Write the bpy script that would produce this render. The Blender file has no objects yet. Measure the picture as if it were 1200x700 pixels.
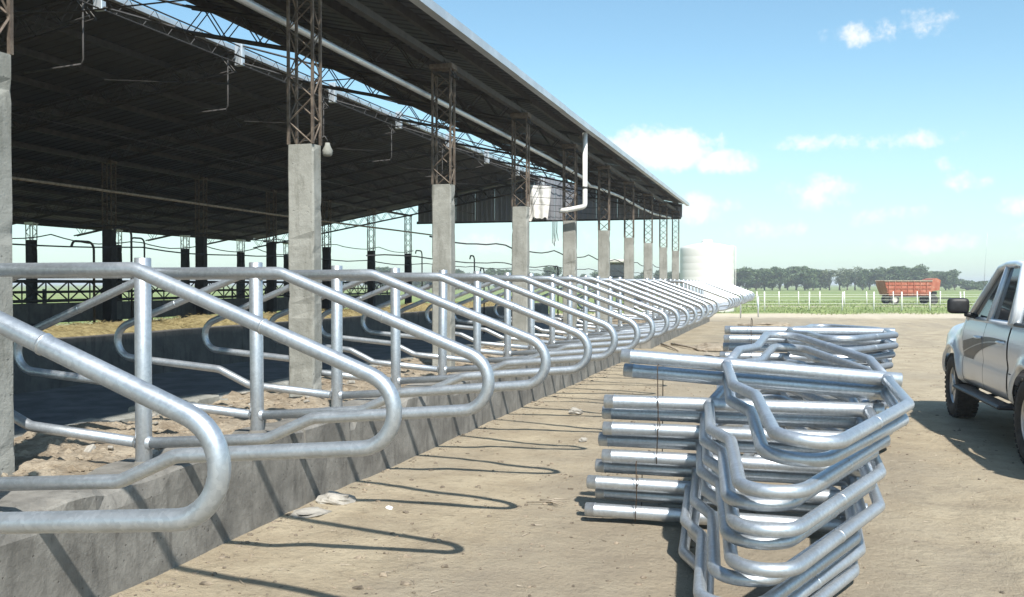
import bpy, math, random
from mathutils import Vector, Matrix, Euler, noise
R = math.radians
random.seed(7)
scene = bpy.context.scene
COL = scene.collection

# ------------------------------------------------------------------ camera
cam_d = bpy.data.cameras.new('camera')
cam = bpy.data.objects.new('camera', cam_d)
COL.objects.link(cam)
cam.location = (0, 0, 1.6)
cam.rotation_euler = (R(90 - 0.885), 0, R(16.6036))
cam_d.sensor_width = 36
cam_d.lens = 33.0
cam_d.clip_start = 0.05
cam_d.clip_end = 6000
scene.camera = cam

# ------------------------------------------------------------------ sun and sky
SUN = Vector((0.40, -0.70, 1.0)).normalized()
ELEV = math.asin(SUN.z)
AZ = math.atan2(SUN.x, SUN.y)
sun_d = bpy.data.lights.new('sun', 'SUN')
sun_d.energy = 3.25
sun_d.angle = R(1.0)
sun_d.color = (1.0, 0.955, 0.88)
sun = bpy.data.objects.new('sun', sun_d)
COL.objects.link(sun)
sun.rotation_euler = (-SUN).to_track_quat('-Z', 'Y').to_euler()
scene.view_settings.view_transform = 'Standard'
scene.view_settings.look = 'None'
scene.view_settings.gamma = 1
scene.view_settings.exposure = 1.06
scene.cycles.max_bounces = 6
scene.cycles.diffuse_bounces = 3
scene.cycles.glossy_bounces = 3
scene.cycles.transmission_bounces = 5
scene.cycles.volume_bounces = 0
scene.cycles.caustics_reflective = False
scene.cycles.caustics_refractive = False

world = bpy.data.worlds.new('World')
scene.world = world
world.use_nodes = True


class NT:
    """small helper to write node trees"""
    def __init__(s, tree):
        s.t = tree
        tree.nodes.clear()

    def n(s, typ, ins=None, **props):
        nd = s.t.nodes.new(typ)
        for k, v in props.items():
            setattr(nd, k, v)
        for k, v in (ins or {}).items():
            if isinstance(v, bpy.types.NodeSocket):
                s.t.links.new(v, nd.inputs[k])
            else:
                nd.inputs[k].default_value = v
        return nd

    def m(s, op, a, b=None, c=None, clamp=False):
        nd = s.n('ShaderNodeMath', operation=op, use_clamp=clamp)
        for i, v in enumerate((a, b, c)):
            if v is None:
                continue
            if isinstance(v, bpy.types.NodeSocket):
                s.t.links.new(v, nd.inputs[i])
            else:
                nd.inputs[i].default_value = v
        return nd.outputs[0]

    def mix(s, f, a, b):
        nd = s.n('ShaderNodeMix', data_type='RGBA')
        for k, v in ((0, f), (6, a), (7, b)):
            if isinstance(v, bpy.types.NodeSocket):
                s.t.links.new(v, nd.inputs[k])
            else:
                if k and len(v) == 3:
                    v = tuple(v) + (1,)
                nd.inputs[k].default_value = v
        return nd.outputs[2]

    def sstep(s, v, a, b):
        nd = s.n('ShaderNodeMapRange', {0: v, 1: a, 2: b, 3: 0.0, 4: 1.0}, interpolation_type='SMOOTHSTEP')
        return nd.outputs[0]


def build_world():
    w = NT(world.node_tree)
    sky = w.n('ShaderNodeTexSky', sky_type='NISHITA', sun_disc=False, sun_elevation=ELEV, sun_rotation=AZ,
              altitude=60, air_density=1.0, dust_density=0.7, ozone_density=0.8)
    tc = w.n('ShaderNodeTexCoord')
    sep = w.n('ShaderNodeSeparateXYZ', {0: tc.outputs['Generated']})
    x, y, z = sep.outputs
    az = w.m('ARCTAN2', x, y)
    el = w.m('ARCSINE', z)
    nz = w.n('ShaderNodeTexNoise', {'Vector': tc.outputs['Generated'], 'Scale': 26.0, 'Detail': 5.0, 'Roughness': 0.62})
    nb = w.n('ShaderNodeTexNoise', {'Vector': tc.outputs['Generated'], 'Scale': 9.0, 'Detail': 2.0})
    nf = w.n('ShaderNodeTexNoise', {'Vector': tc.outputs['Generated'], 'Scale': 75.0, 'Detail': 6.0, 'Roughness': 0.68})
    n1 = w.m('SUBTRACT', w.m('MULTIPLY_ADD', nf.outputs[0], 0.45, w.m('MULTIPLY', nz.outputs[0], 0.75)), 0.6)
    # fair weather cumulus: centre azimuth, elevation, half widths (degrees); some are outside this view too
    clouds = [(-7.2, 8.0, 3.6, 1.35), (-3.4, 7.2, 2.2, 0.85), (4.7, 14.0, 2.7, 0.55), (6.6, 14.4, 1.6, 0.6),
              (1.6, 5.3, 2.5, 0.95), (-5.3, 4.6, 2.4, 0.9), (3.2, 8.1, 3.2, 0.55), (7.6, 8.0, 1.8, 0.45),
              (8.5, 6.6, 0.9, 0.5), (9.2, 5.6, 1.3, 0.6), (-1.8, 3.2, 1.9, 0.6), (4.9, 3.8, 2.4, 0.6),
              (12.5, 4.2, 1.8, 0.55), (7.0, 2.3, 3.2, 0.6), (13.3, 2.7, 1.9, 0.6), (-15, 2.5, 4, .7),
              (24, 6, 4, 1.2), (38, 9, 5, 1.6), (60, 7, 5, 1.5), (-50, 9, 5, 1.6), (110, 8, 6, 1.6), (170, 8, 6, 1.8), (-110, 9, 6, 1.8)]
    field = None
    warp_a = w.m('MULTIPLY', w.m('SUBTRACT', nb.outputs[0], 0.5), R(3.0))
    for ci, (a, e, wa, we) in enumerate(clouds):
        da = w.m('DIVIDE', w.m('SUBTRACT', w.m('ADD', az, warp_a), R(a)), R(wa))
        de = w.m('DIVIDE', w.m('SUBTRACT', el, R(e)), R(we))
        r2 = w.m('MULTIPLY_ADD', da, da, w.m('MULTIPLY', de, de))
        v = w.m('MULTIPLY', w.m('SUBTRACT', 1.0, r2), 1.0 if ci in (0, 1) else 0.30 if ci in (2, 3) else (0.45, 0.55, 0.40, 0.34)[ci % 4])
        field = v if field is None else w.m('MAXIMUM', field, v)
    dens = w.m('MULTIPLY_ADD', n1, 3.4, field)
    mask = w.m('MULTIPLY', w.sstep(dens, -0.10, 1.0), 0.95)
    # thin high veil that whitens the lower sky a little
    veil = w.m('MULTIPLY', w.sstep(el, R(14), R(0)), 0.45)
    tint = w.n('ShaderNodeMix', {0: 1.0, 6: sky.outputs[0], 7: (0.95, 1.17, 1.13, 1)}, data_type='RGBA', blend_type='MULTIPLY').outputs[2]
    base = w.mix(veil, tint, (4.3, 5.3, 5.8))
    col = w.mix(mask, base, (7.0, 7.0, 6.9))
    bg = w.n('ShaderNodeBackground', {0: col, 1: 0.079})
    out = w.n('ShaderNodeOutputWorld')
    w.t.links.new(bg.outputs[0], out.inputs[0])


build_world()

# ------------------------------------------------------------------ materials


def mat(name, fn):
    m = bpy.data.materials.new(name)
    m.use_nodes = True
    w = NT(m.node_tree)
    bsdf = w.n('ShaderNodeBsdfPrincipled')
    out = w.n('ShaderNodeOutputMaterial')
    w.t.links.new(bsdf.outputs[0], out.inputs[0])
    fn(w, bsdf)
    return m


def setp(w, b, **kw):
    for k, v in kw.items():
        k = k.replace('_', ' ')
        if isinstance(v, bpy.types.NodeSocket):
            w.t.links.new(v, b.inputs[k])
        else:
            if k == 'Base Color' and len(v) == 3:
                v = tuple(v) + (1,)
            b.inputs[k].default_value = v


def obj_noise(w, scale, detail=4.0, rough=0.55, stretch=None, space='Object'):
    tc = w.n('ShaderNodeTexCoord')
    vec = tc.outputs[space]
    if space == 'World':
        vec = w.n('ShaderNodeNewGeometry').outputs['Position']
    if stretch:
        vec = w.n('ShaderNodeMapping', {0: vec, 3: stretch}).outputs[0]
    return w.n('ShaderNodeTexNoise', {'Vector': vec, 'Scale': scale, 'Detail': detail, 'Roughness': rough}).outputs[0]


def geo_noise(w, scale, detail=4.0, rough=0.55, stretch=None):
    vec = w.n('ShaderNodeNewGeometry').outputs['Position']
    if stretch:
        vec = w.n('ShaderNodeMapping', {0: vec, 3: stretch}).outputs[0]
    return w.n('ShaderNodeTexNoise', {'Vector': vec, 'Scale': scale, 'Detail': detail, 'Roughness': rough}).outputs[0]


def bump(w, b, h, strength=0.3, dist=0.01):
    nd = w.n('ShaderNodeBump', {'Height': h, 'Strength': strength, 'Distance': dist})
    w.t.links.new(nd.outputs[0], b.inputs['Normal'])


def simple(name, c, rough=0.6, metal=0.0, var=0.25, scale=6.0, bmp=0.0, bscale=40.0):
    def fn(w, b):
        n = w.sstep(geo_noise(w, scale, 5, 0.6), 0.3, 0.7)
        col = w.mix(n, tuple(v * (1 - var) for v in c), tuple(min(1, v * (1 + var)) for v in c))
        setp(w, b, Base_Color=col, Roughness=rough, Metallic=metal)
        if bmp:
            bump(w, b, geo_noise(w, bscale, 4, 0.6), bmp, 0.01)
    return mat(name, fn)


def galv_fn(w, b):
    tc = w.n('ShaderNodeTexCoord')
    vor = w.n('ShaderNodeTexVoronoi', {'Vector': tc.outputs['Object'], 'Scale': 70.0})
    sp = w.n('ShaderNodeSeparateColor', {0: vor.outputs['Color']})
    big = obj_noise(w, 5.0, 5, 0.65)
    grime = w.sstep(obj_noise(w, 13.0, 6, 0.7), 0.50, 0.75)
    info = w.n('ShaderNodeObjectInfo')
    f = w.m('ADD', w.m('MULTIPLY', sp.outputs[0], 0.36), w.m('MULTIPLY', big, 0.65), clamp=True)
    c = w.mix(f, (0.37, 0.41, 0.45), (0.66, 0.70, 0.74))
    c = w.mix(w.m('MULTIPLY', grime, 0.40), c, (0.34, 0.34, 0.33))
    c = w.mix(w.m('MULTIPLY', info.outputs['Random'], 0.22), c, (0.40, 0.42, 0.45))
    r = w.m('ADD', w.m('MULTIPLY', big, 0.30), 0.28)
    setp(w, b, Base_Color=c, Metallic=0.76, Roughness=r)
    bump(w, b, obj_noise(w, 60, 4, 0.6), 0.10, 0.004)


def concrete_fn(lo, hi, stain, rough=0.9, streak=True):
    def fn(w, b):
        a = geo_noise(w, 3.0, 6, 0.65)
        c = w.mix(w.sstep(a, 0.3, 0.72), lo, hi)
        st = geo_noise(w, 5.0, 5, 0.6, (2.2, 2.2, 0.45)) if streak else geo_noise(w, 1.3, 5, 0.6)
        c = w.mix(w.m('MULTIPLY', w.sstep(st, 0.50, 0.72), 0.65), c, stain)
        fine = geo_noise(w, 70, 3, 0.6)
        c = w.mix(w.m('MULTIPLY', w.sstep(fine, 0.55, 0.7), 0.22), c, tuple(v * 0.5 for v in lo))
        pit = w.n('ShaderNodeTexVoronoi', {'Vector': w.n('ShaderNodeNewGeometry').outputs['Position'], 'Scale': 16.0})
        pm = w.sstep(pit.outputs['Distance'], 0.13, 0.06)
        c = w.mix(w.m('MULTIPLY', pm, 0.5), c, tuple(v * 0.4 for v in lo))
        setp(w, b, Base_Color=c, Roughness=rough)
        h = w.m('SUBTRACT', w.m('ADD', geo_noise(w, 22, 6, 0.65), w.m('MULTIPLY', fine, 0.25)), w.m('MULTIPLY', pm, 0.5))
        bump(w, b, h, 0.55, 0.012)
    return fn


def ground_fn(w, b):
    pos = w.n('ShaderNodeNewGeometry').outputs['Position']
    sep = w.n('ShaderNodeSeparateXYZ', {0: pos})
    px, py = sep.outputs[0], sep.outputs[1]
    big = geo_noise(w, 0.32, 5, 0.6)
    mid = geo_noise(w, 1.7, 6, 0.62)
    fine = geo_noise(w, 22, 6, 0.7)
    track = geo_noise(w, 1.0, 4, 0.55, (1.0, 0.14, 1.0))
    dirt = w.mix(w.sstep(mid, 0.30, 0.70), (0.345, 0.284, 0.200), (0.468, 0.397, 0.284))
    dirt = w.mix(w.m('MULTIPLY', w.sstep(big, 0.45, 0.66), 0.55), dirt, (0.320, 0.278, 0.215))
    dirt = w.mix(w.m('MULTIPLY', w.sstep(track, 0.52, 0.70), 0.50), dirt, (0.265, 0.224, 0.172))
    damp = geo_noise(w, 0.75, 7, 0.72)
    dirt = w.mix(w.m('MULTIPLY', w.sstep(damp, 0.52, 0.66), 0.42), dirt, (0.240, 0.200, 0.145))
    crumb = geo_noise(w, 7.5, 7, 0.75)
    dirt = w.mix(w.m('MULTIPLY', w.sstep(crumb, 0.54, 0.66), 0.40), dirt, (0.17, 0.14, 0.10))
    dirt = w.mix(w.m('MULTIPLY', w.sstep(crumb, 0.44, 0.34), 0.35), dirt, (0.46, 0.41, 0.30))
    dirt = w.mix(w.m('MULTIPLY', w.sstep(fine, 0.52, 0.74), 0.42), dirt, (0.19, 0.15, 0.11))
    lane = w.m('ADD', px, w.m('MULTIPLY', w.m('SUBTRACT', geo_noise(w, 0.8, 6, 0.7), 0.5), 2.6))
    tramp = w.m('MULTIPLY', w.sstep(lane, -2.3, -1.5), w.sstep(lane, 1.6, 0.5))
    dirt = w.mix(w.m('MULTIPLY', tramp, 0.45), dirt, (0.270, 0.236, 0.190))
    # pale crushed limestone / lime dust spills
    lime = w.sstep(geo_noise(w, 0.9, 6, 0.68), 0.63, 0.74)
    dirt = w.mix(w.m('MULTIPLY', lime, 0.5), dirt, (0.46, 0.42, 0.36))
    # sandy verge and then pasture, by distance along the yard, edges broken by noise
    edge = w.m('ADD', py, w.m('MULTIPLY', w.m('SUBTRACT', geo_noise(w, 0.25, 5, 0.65), 0.5), 9.0))
    edge = w.m('SUBTRACT', edge, w.m('MULTIPLY', px, 0.30))
    sand = w.mix(w.sstep(mid, 0.3, 0.7), (0.50, 0.43, 0.32), (0.58, 0.51, 0.40))
    g1 = w.mix(w.sstep(geo_noise(w, 0.35, 6, 0.66), 0.30, 0.70), (0.150, 0.215, 0.065), (0.270, 0.320, 0.125))
    g1 = w.mix(w.m('MULTIPLY', w.sstep(geo_noise(w, 0.06, 5, 0.6), 0.50, 0.66), 0.45), g1, (0.33, 0.32, 0.15))
    path = w.m('MULTIPLY', w.sstep(edge, 67.0, 69.0), w.sstep(edge, 73.0, 71.0))
    g1 = w.mix(w.m('MULTIPLY', path, 0.8), g1, (0.47, 0.42, 0.31))
    c = w.mix(w.sstep(edge, 44.0, 48.0), dirt, sand)
    c = w.mix(w.sstep(edge, 51.5, 55.0), c, g1)
    # pasture also to the left, beyond the barn
    left = w.m('ADD', px, w.m('MULTIPLY', w.m('SUBTRACT', geo_noise(w, 0.3, 4, 0.6), 0.5), 4.0))
    c = w.mix(w.sstep(left, -25.5, -29.0), c, g1)
    setp(w, b, Base_Color=c, Roughness=0.95)
    b.inputs['Specular IOR Level'].default_value = 0.2
    h = w.m('ADD', w.m('MULTIPLY_ADD', crumb, 0.8, mid), w.m('ADD', w.m('MULTIPLY', fine, 0.35), w.m('MULTIPLY', geo_noise(w, 90, 4, 0.7), 0.12)))
    bump(w, b, h, 0.8, 0.06)


def soil_fn(w, b):
    a = geo_noise(w, 5.0, 6, 0.68)
    c = w.mix(w.sstep(a, 0.32, 0.68), (0.23, 0.18, 0.125), (0.44, 0.375, 0.285))
    f = geo_noise(w, 38, 5, 0.7)
    c = w.mix(w.m('MULTIPLY', w.sstep(f, 0.52, 0.68), 0.6), c, (0.13, 0.095, 0.065))
    setp(w, b, Base_Color=c, Roughness=0.96)
    bump(w, b, w.m('ADD', a, w.m('MULTIPLY', f, 0.5)), 0.9, 0.05)


def hay_fn(w, b):
    a = geo_noise(w, 9.0, 6, 0.7)
    c = w.mix(w.sstep(a, 0.3, 0.7), (0.20, 0.155, 0.06), (0.46, 0.38, 0.19))
    setp(w, b, Base_Color=c, Roughness=0.9)
    bump(w, b, geo_noise(w, 30, 5, 0.7), 1.0, 0.05)


def roof_fn(w, b):
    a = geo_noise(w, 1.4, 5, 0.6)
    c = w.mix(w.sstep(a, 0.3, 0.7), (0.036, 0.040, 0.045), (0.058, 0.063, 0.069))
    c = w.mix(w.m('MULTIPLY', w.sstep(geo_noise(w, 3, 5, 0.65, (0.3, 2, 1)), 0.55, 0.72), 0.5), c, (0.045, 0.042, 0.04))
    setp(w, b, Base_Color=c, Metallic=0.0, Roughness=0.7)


def gable_fn(w, b):
    a = geo_noise(w, 1.6, 5, 0.6, (1, 1, 0.3))
    c = w.mix(w.sstep(a, 0.3, 0.7), (0.20, 0.215, 0.25), (0.30, 0.31, 0.34))
    setp(w, b, Base_Color=c, Metallic=0.3, Roughness=0.5)


def rust_fn(w, b):
    a = geo_noise(w, 14, 5, 0.65)
    c = w.mix(w.sstep(a, 0.35, 0.65), (0.085, 0.064, 0.050), (0.17, 0.135, 0.105))
    setp(w, b, Base_Color=c, Metallic=0.15, Roughness=0.75)


def paint_fn(w, b):
    n = geo_noise(w, 2.2, 5, 0.6)
    pos = w.n('ShaderNodeNewGeometry').outputs['Position']
    z = w.n('ShaderNodeSeparateXYZ', {0: pos}).outputs[2]
    dust = w.m('MULTIPLY', w.sstep(w.m('ADD', z, w.m('MULTIPLY', w.m('SUBTRACT', n, 0.5), 0.5)), 0.70, 0.32), 0.4)
    c = w.mix(dust, (0.86, 0.885, 0.91), (0.58, 0.53, 0.46))
    setp(w, b, Base_Color=c, Metallic=0.15, Roughness=w.m('ADD', w.m('MULTIPLY', dust, 0.5), 0.28))
    b.inputs['Coat Weight'].default_value = 0.6
    b.inputs['Coat Roughness'].default_value = 0.08


def glass_fn(w, b):
    setp(w, b, Base_Color=(0.03, 0.035, 0.04), Roughness=0.05)
    b.inputs['Transmission Weight'].default_value = 0.55
    b.inputs['IOR'].default_value = 1.45
    b.inputs['Specular IOR Level'].default_value = 0.8
    b.inputs['Base Color'].default_value = (0.07, 0.085, 0.10, 1)


def leaf_fn(c1, c2):
    def fn(w, b):
        info = w.n('ShaderNodeObjectInfo')
        n = geo_noise(w, 0.9, 4, 0.6)
        c = w.mix(w.sstep(n, 0.3, 0.7), c1, c2)
        c = w.mix(w.m('MULTIPLY', info.outputs['Random'], 0.45), c, (0.10, 0.135, 0.055))
        setp(w, b, Base_Color=c, Roughness=0.6)
        b.inputs['Specular IOR Level'].default_value = 0.25
    return fn


def cart_fn(w, b):
    n = geo_noise(w, 1.8, 5, 0.65, (1, 1, 0.5))
    c = w.mix(w.sstep(n, 0.35, 0.68), (0.33, 0.085, 0.045), (0.46, 0.17, 0.105))
    c = w.mix(w.m('MULTIPLY', w.sstep(geo_noise(w, 4, 5, 0.7), 0.56, 0.7), 0.5), c, (0.55, 0.40, 0.30))
    setp(w, b, Base_Color=c, Roughness=0.6)


M = {}
M['galv'] = mat('galvanized', galv_fn)
M['concrete'] = mat('column_concrete', concrete_fn((0.235, 0.235, 0.21), (0.36, 0.36, 0.33), (0.17, 0.168, 0.145)))
M['footing'] = mat('footing_concrete', concrete_fn((0.14, 0.133, 0.12), (0.28, 0.268, 0.243), (0.075, 0.071, 0.064)))
M['slab'] = mat('alley_slab', concrete_fn((0.125, 0.13, 0.137), (0.21, 0.217, 0.228), (0.085, 0.086, 0.092), streak=False))
M['darkwall'] = mat('bunk_concrete', concrete_fn((0.10, 0.095, 0.09), (0.16, 0.15, 0.14), (0.05, 0.048, 0.045)))
M['darkcolumn'] = mat('dark_column_concrete', concrete_fn((0.030, 0.030, 0.034), (0.055, 0.054, 0.058), (0.02, 0.02, 0.022)))  # middle and rear columns, much darker than the near ones
M['ground'] = mat('dry_earth', ground_fn)
M['soil'] = mat('loose_soil', soil_fn)
M['hay'] = mat('hay', hay_fn)
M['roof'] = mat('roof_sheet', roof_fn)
M['gable'] = mat('gable_sheet', gable_fn)
M['rust'] = mat('lattice_steel', rust_fn)
M['steel'] = simple('dark_steel', (0.05, 0.047, 0.045), 0.65, 0.1)
M['galvsheet'] = simple('fascia_sheet', (0.60, 0.63, 0.66), 0.4, 0.55, 0.12, 2.0)
M['white'] = simple('white_plastic', (0.78, 0.78, 0.76), 0.45, 0, 0.05, 2.0)
M['tank'] = simple('tank_plastic', (0.66, 0.65, 0.61), 0.5, 0, 0.03, 1.0)
M['black'] = simple('black_plastic', (0.02, 0.02, 0.022), 0.5, 0, 0.2)
M['cable'] = simple('cable_rubber', (0.03, 0.03, 0.032), 0.7, 0, 0.2)
M['paint'] = mat('silver_paint', paint_fn)
M['decal'] = simple('decal_grey', (0.13, 0.125, 0.12), 0.4, 0.2, 0.15, 8)
M['decal2'] = simple('decal_pale', (0.55, 0.55, 0.54), 0.4, 0.2, 0.1, 8)
M['sunpatch'] = simple('sunpatch_white', (0.74, 0.73, 0.70), 0.7, 0, 0.12, 5)  # white of the added sheet that stands in for sunlight on the gable
M['glass'] = mat('tinted_glass', glass_fn)
M['tyre'] = simple('tyre_rubber', (0.045, 0.042, 0.038), 0.85, 0, 0.35, 14, 0.3, 60)
M['rim'] = simple('alloy_rim', (0.55, 0.55, 0.55), 0.35, 0.8, 0.1)
M['palerim'] = simple('pale_rim', (0.62, 0.58, 0.5), 0.6, 0.0, 0.1)
M['interior'] = simple('cab_interior', (0.16, 0.155, 0.15), 0.8)
M['red'] = simple('lens_red', (0.45, 0.03, 0.02), 0.25)
M['lens'] = simple('lens_clear', (0.75, 0.77, 0.8), 0.15)
M['cart'] = mat('cart_paint', cart_fn)
M['fence'] = simple('white_wash', (0.74, 0.73, 0.68), 0.8, 0, 0.1)
M['leafA'] = mat('leaf_dark', leaf_fn((0.045, 0.078, 0.034), (0.105, 0.15, 0.068)))
M['leafB'] = mat('leaf_pale', leaf_fn((0.09, 0.115, 0.06), (0.16, 0.19, 0.10)))
M['bark'] = simple('bark', (0.12, 0.095, 0.07), 0.9, 0, 0.3)
M['grass'] = simple('grass_blades', (0.22, 0.27, 0.10), 0.8, 0, 0.3, 0.6)
M['wood'] = simple('old_wood', (0.33, 0.28, 0.22), 0.85, 0, 0.3, 12, 0.5, 50)
M['wire'] = simple('tie_wire', (0.10, 0.07, 0.05), 0.6, 0.6)
M['tractor'] = simple('tractor_paint', (0.50, 0.48, 0.42), 0.5, 0, 0.1)
M['stone'] = simple('pebbles', (0.215, 0.175, 0.13), 0.95, 0, 0.6, 9)
M['rubble'] = simple('rubble', (0.33, 0.31, 0.275), 0.95, 0, 0.3, 9, 0.6, 30)

# ------------------------------------------------------------------ mesh helpers


class MB:
    def __init__(s):
        s.v, s.f, s.smooth = [], [], []

    def add(s, vs, fs, smooth=False):
        o = len(s.v)
        s.v += [tuple(p) for p in vs]
        s.f += [tuple(i + o for i in f) for f in fs]
        s.smooth += [smooth] * len(fs)
        return s

    def box(s, x0, x1, y0, y1, z0, z1, mtx=None):
        vs = [Vector((x, y, z)) for z in (z0, z1) for y in (y0, y1) for x in (x0, x1)]
        if mtx:
            vs = [mtx @ p for p in vs]
        return s.add(vs, [(0, 2, 3, 1), (4, 5, 7, 6), (0, 1, 5, 4), (2, 6, 7, 3), (0, 4, 6, 2), (1, 3, 7, 5)])

    def bbox(s, x0, x1, y0, y1, z0, z1, c=0.01, mtx=None):
        """box with chamfered edges along all sides (simple bevel)"""
        vs, idx = [], {}
        for ix, (xa, xb) in enumerate(((x0, x0 + c), (x1, x1 - c))):
            for iy, (ya, yb) in enumerate(((y0, y0 + c), (y1, y1 - c))):
                for iz, (za, zb) in enumerate(((z0, z0 + c), (z1, z1 - c))):
                    idx[ix, iy, iz] = len(vs)
                    vs += [Vector((xa, yb, zb)), Vector((xb, ya, zb)), Vector((xb, yb, za))]
        I = lambda a, b, d, k: idx[a, b, d] + k
        fs = []
        for a in (0, 1):
            q = [I(a, 0, 0, 0), I(a, 1, 0, 0), I(a, 1, 1, 0), I(a, 0, 1, 0)]
            fs.append(q if a else q[::-1])
            q = [I(0, a, 0, 1), I(1, a, 0, 1), I(1, a, 1, 1), I(0, a, 1, 1)]
            fs.append(q[::-1] if a else q)
            q = [I(0, 0, a, 2), I(1, 0, a, 2), I(1, 1, a, 2), I(0, 1, a, 2)]
            fs.append(q if a else q[::-1])
        for b in (0, 1):
            for d in (0, 1):
                fs.append((I(0, b, d, 1), I(1, b, d, 1), I(1, b, d, 2), I(0, b, d, 2)))
                fs.append((I(b, 0, d, 0), I(b, 1, d, 0), I(b, 1, d, 2), I(b, 0, d, 2)))
                fs.append((I(b, d, 0, 0), I(b, d, 1, 0), I(b, d, 1, 1), I(b, d, 0, 1)))
        for k in idx:
            fs.append((idx[k], idx[k] + 1, idx[k] + 2))
        if mtx:
            vs = [mtx @ p for p in vs]
        return s.add(vs, fs)

    def tube(s, pts, r, n=8, caps=True, smooth=True):
        pts = [Vector(p) for p in pts]
        rs = r if isinstance(r, (list, tuple)) else [r] * len(pts)
        tans = []
        for i in range(len(pts)):
            a = pts[max(0, i - 1)]
            b = pts[min(len(pts) - 1, i + 1)]
            tans.append((b - a).normalized())
        t = tans[0]
        u = t.cross(Vector((0, 0, 1)))
        if u.length < 1e-3:
            u = t.cross(Vector((0, 1, 0)))
        u.normalize()
        vs, fs = [], []
        for i, p in enumerate(pts):
            if i:
                q = tans[i - 1].rotation_difference(tans[i])
                u = q @ u
            w_ = tans[i].cross(u)
            for k in range(n):
                a = 2 * math.pi * k / n
                vs.append(p + rs[i] * (math.cos(a) * u + math.sin(a) * w_))
        for i in range(len(pts) - 1):
            for k in range(n):
                k2 = (k + 1) % n
                fs.append((i * n + k, i * n + k2, (i + 1) * n + k2, (i + 1) * n + k))
        s.add(vs, fs, smooth)
        if caps:
            o = len(s.v) - len(vs)
            e = o + (len(pts) - 1) * n
            s.f.append(tuple(o + k for k in range(n))[::-1])
            s.f.append(tuple(e + k for k in range(n)))
            s.smooth += [False, False]
        return s

    def lathe(s, prof, n=24, axis='Z', mtx=None, smooth=True, closed=False):
        vs, fs = [], []
        for (r, h) in prof:
            for k in range(n):
                a = 2 * math.pi * k / n
                c, d = r * math.cos(a), r * math.sin(a)
                p = {'Z': (c, d, h), 'X': (h, c, d), 'Y': (c, h, d)}[axis]
                vs.append(mtx @ Vector(p) if mtx else Vector(p))
        L = len(prof)
        for i in range(L - (0 if closed else 1)):
            j = (i + 1) % L
            for k in range(n):
                k2 = (k + 1) % n
                fs.append((i * n + k, i * n + k2, j * n + k2, j * n + k))
        return s.add(vs, fs, smooth)

    def grid(s, nu, nv, fn, smooth=True):
        vs = [fn(i, j) for i in range(nu) for j in range(nv)]
        fs = [(i * nv + j, (i + 1) * nv + j, (i + 1) * nv + j + 1, i * nv + j + 1) for i in range(nu - 1) for j in range(nv - 1)]
        return s.add(vs, fs, smooth)

    def mesh(s, name, m):
        me = bpy.data.meshes.new(name)
        me.from_pydata(s.v, [], s.f)
        if any(s.smooth):
            me.polygons.foreach_set('use_smooth', s.smooth)
        me.materials.append(M[m] if isinstance(m, str) else m)
        me.update()
        return me

    def build(s, name, m, parent=None, loc=None):
        return link(name, s.mesh(name, m), parent, loc)


def link(name, data, parent=None, loc=None, rot=None, scale=None):
    o = bpy.data.objects.new(name, data)
    COL.objects.link(o)
    if parent:
        o.parent = parent
    if loc is not None:
        o.location = loc
    if rot is not None:
        o.rotation_euler = rot
    if scale is not None:
        o.scale = scale
    return o


def tag(o, label=None, cat=None, group=None, kind=None):
    for k, v in (('label', label), ('category', cat), ('group', group), ('kind', kind)):
        if v:
            o[k] = v
    return o


def empty(name, loc=(0, 0, 0), rot=(0, 0, 0)):
    o = link(name, None, None, loc, rot)
    o.empty_display_size = 0.2
    return o


def fillet(pts, rad, seg=7):
    out = [Vector(pts[0])]
    for i in range(1, len(pts) - 1):
        p, a, b = Vector(pts[i]), Vector(pts[i - 1]), Vector(pts[i + 1])
        r = rad[i] if isinstance(rad, (list, tuple)) else rad
        if r <= 0:
            out.append(p)
            continue
        d1, d2 = (a - p).normalized(), (b - p).normalized()
        ang = d1.angle(d2)
        t = min(r / math.tan(ang / 2), (a - p).length * 0.48, (b - p).length * 0.48)
        r = t * math.tan(ang / 2)
        c = p + (d1 + d2).normalized() * (r / math.sin(ang / 2))
        v0, v1 = p + d1 * t - c, p + d2 * t - c
        for k in range(seg + 1):
            f = k / seg
            v = v0.normalized().slerp(v1.normalized(), f)
            out.append(c + v.normalized() * r)
    out.append(Vector(pts[-1]))
    return out


def nz(x, y, z=0.0, sc=1.0):
    return noise.noise(Vector((x * sc, y * sc, z * sc)))


ORD = ['', 'first', 'second', 'third', 'fourth', 'fifth', 'sixth', 'seventh', 'eighth', 'ninth', 'tenth', 'eleventh', 'twelfth',
       'thirteenth', 'fourteenth', 'fifteenth', 'sixteenth', 'seventeenth', 'eighteenth', 'nineteenth', 'twentieth',
       'twenty-first', 'twenty-second', 'twenty-third', 'twenty-fourth', 'twenty-fifth', 'twenty-sixth', 'twenty-seventh',
       'twenty-eighth', 'twenty-ninth', 'thirtieth', 'thirty-first', 'thirty-second', 'thirty-third', 'thirty-fourth']

# ------------------------------------------------------------------ ground


def axis_lines(segs):
    out = []
    for a, b, d in segs:
        n = max(1, round((b - a) / d))
        out += [a + (b - a) * i / n for i in range(n)]
    out.append(segs[-1][1])
    return out


def gz(x, y):
    z = 0.020 * nz(x, y, 1, 0.7) + 0.012 * nz(x, y, 2, 2.2) + 0.006 * nz(x, y, 5, 6.0)
    # wheel ruts along the yard
    for rx in (0.75, 2.3, 4.1):
        d = x - rx - 0.5 * math.sin(y * 0.13) - 0.25 * nz(x * 0, y, 9, 0.3)
        z -= 0.030 * math.exp(-(d / 0.16) ** 2) * (0.5 + 0.5 * nz(0, y, rx, 0.4))
    return z


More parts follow.
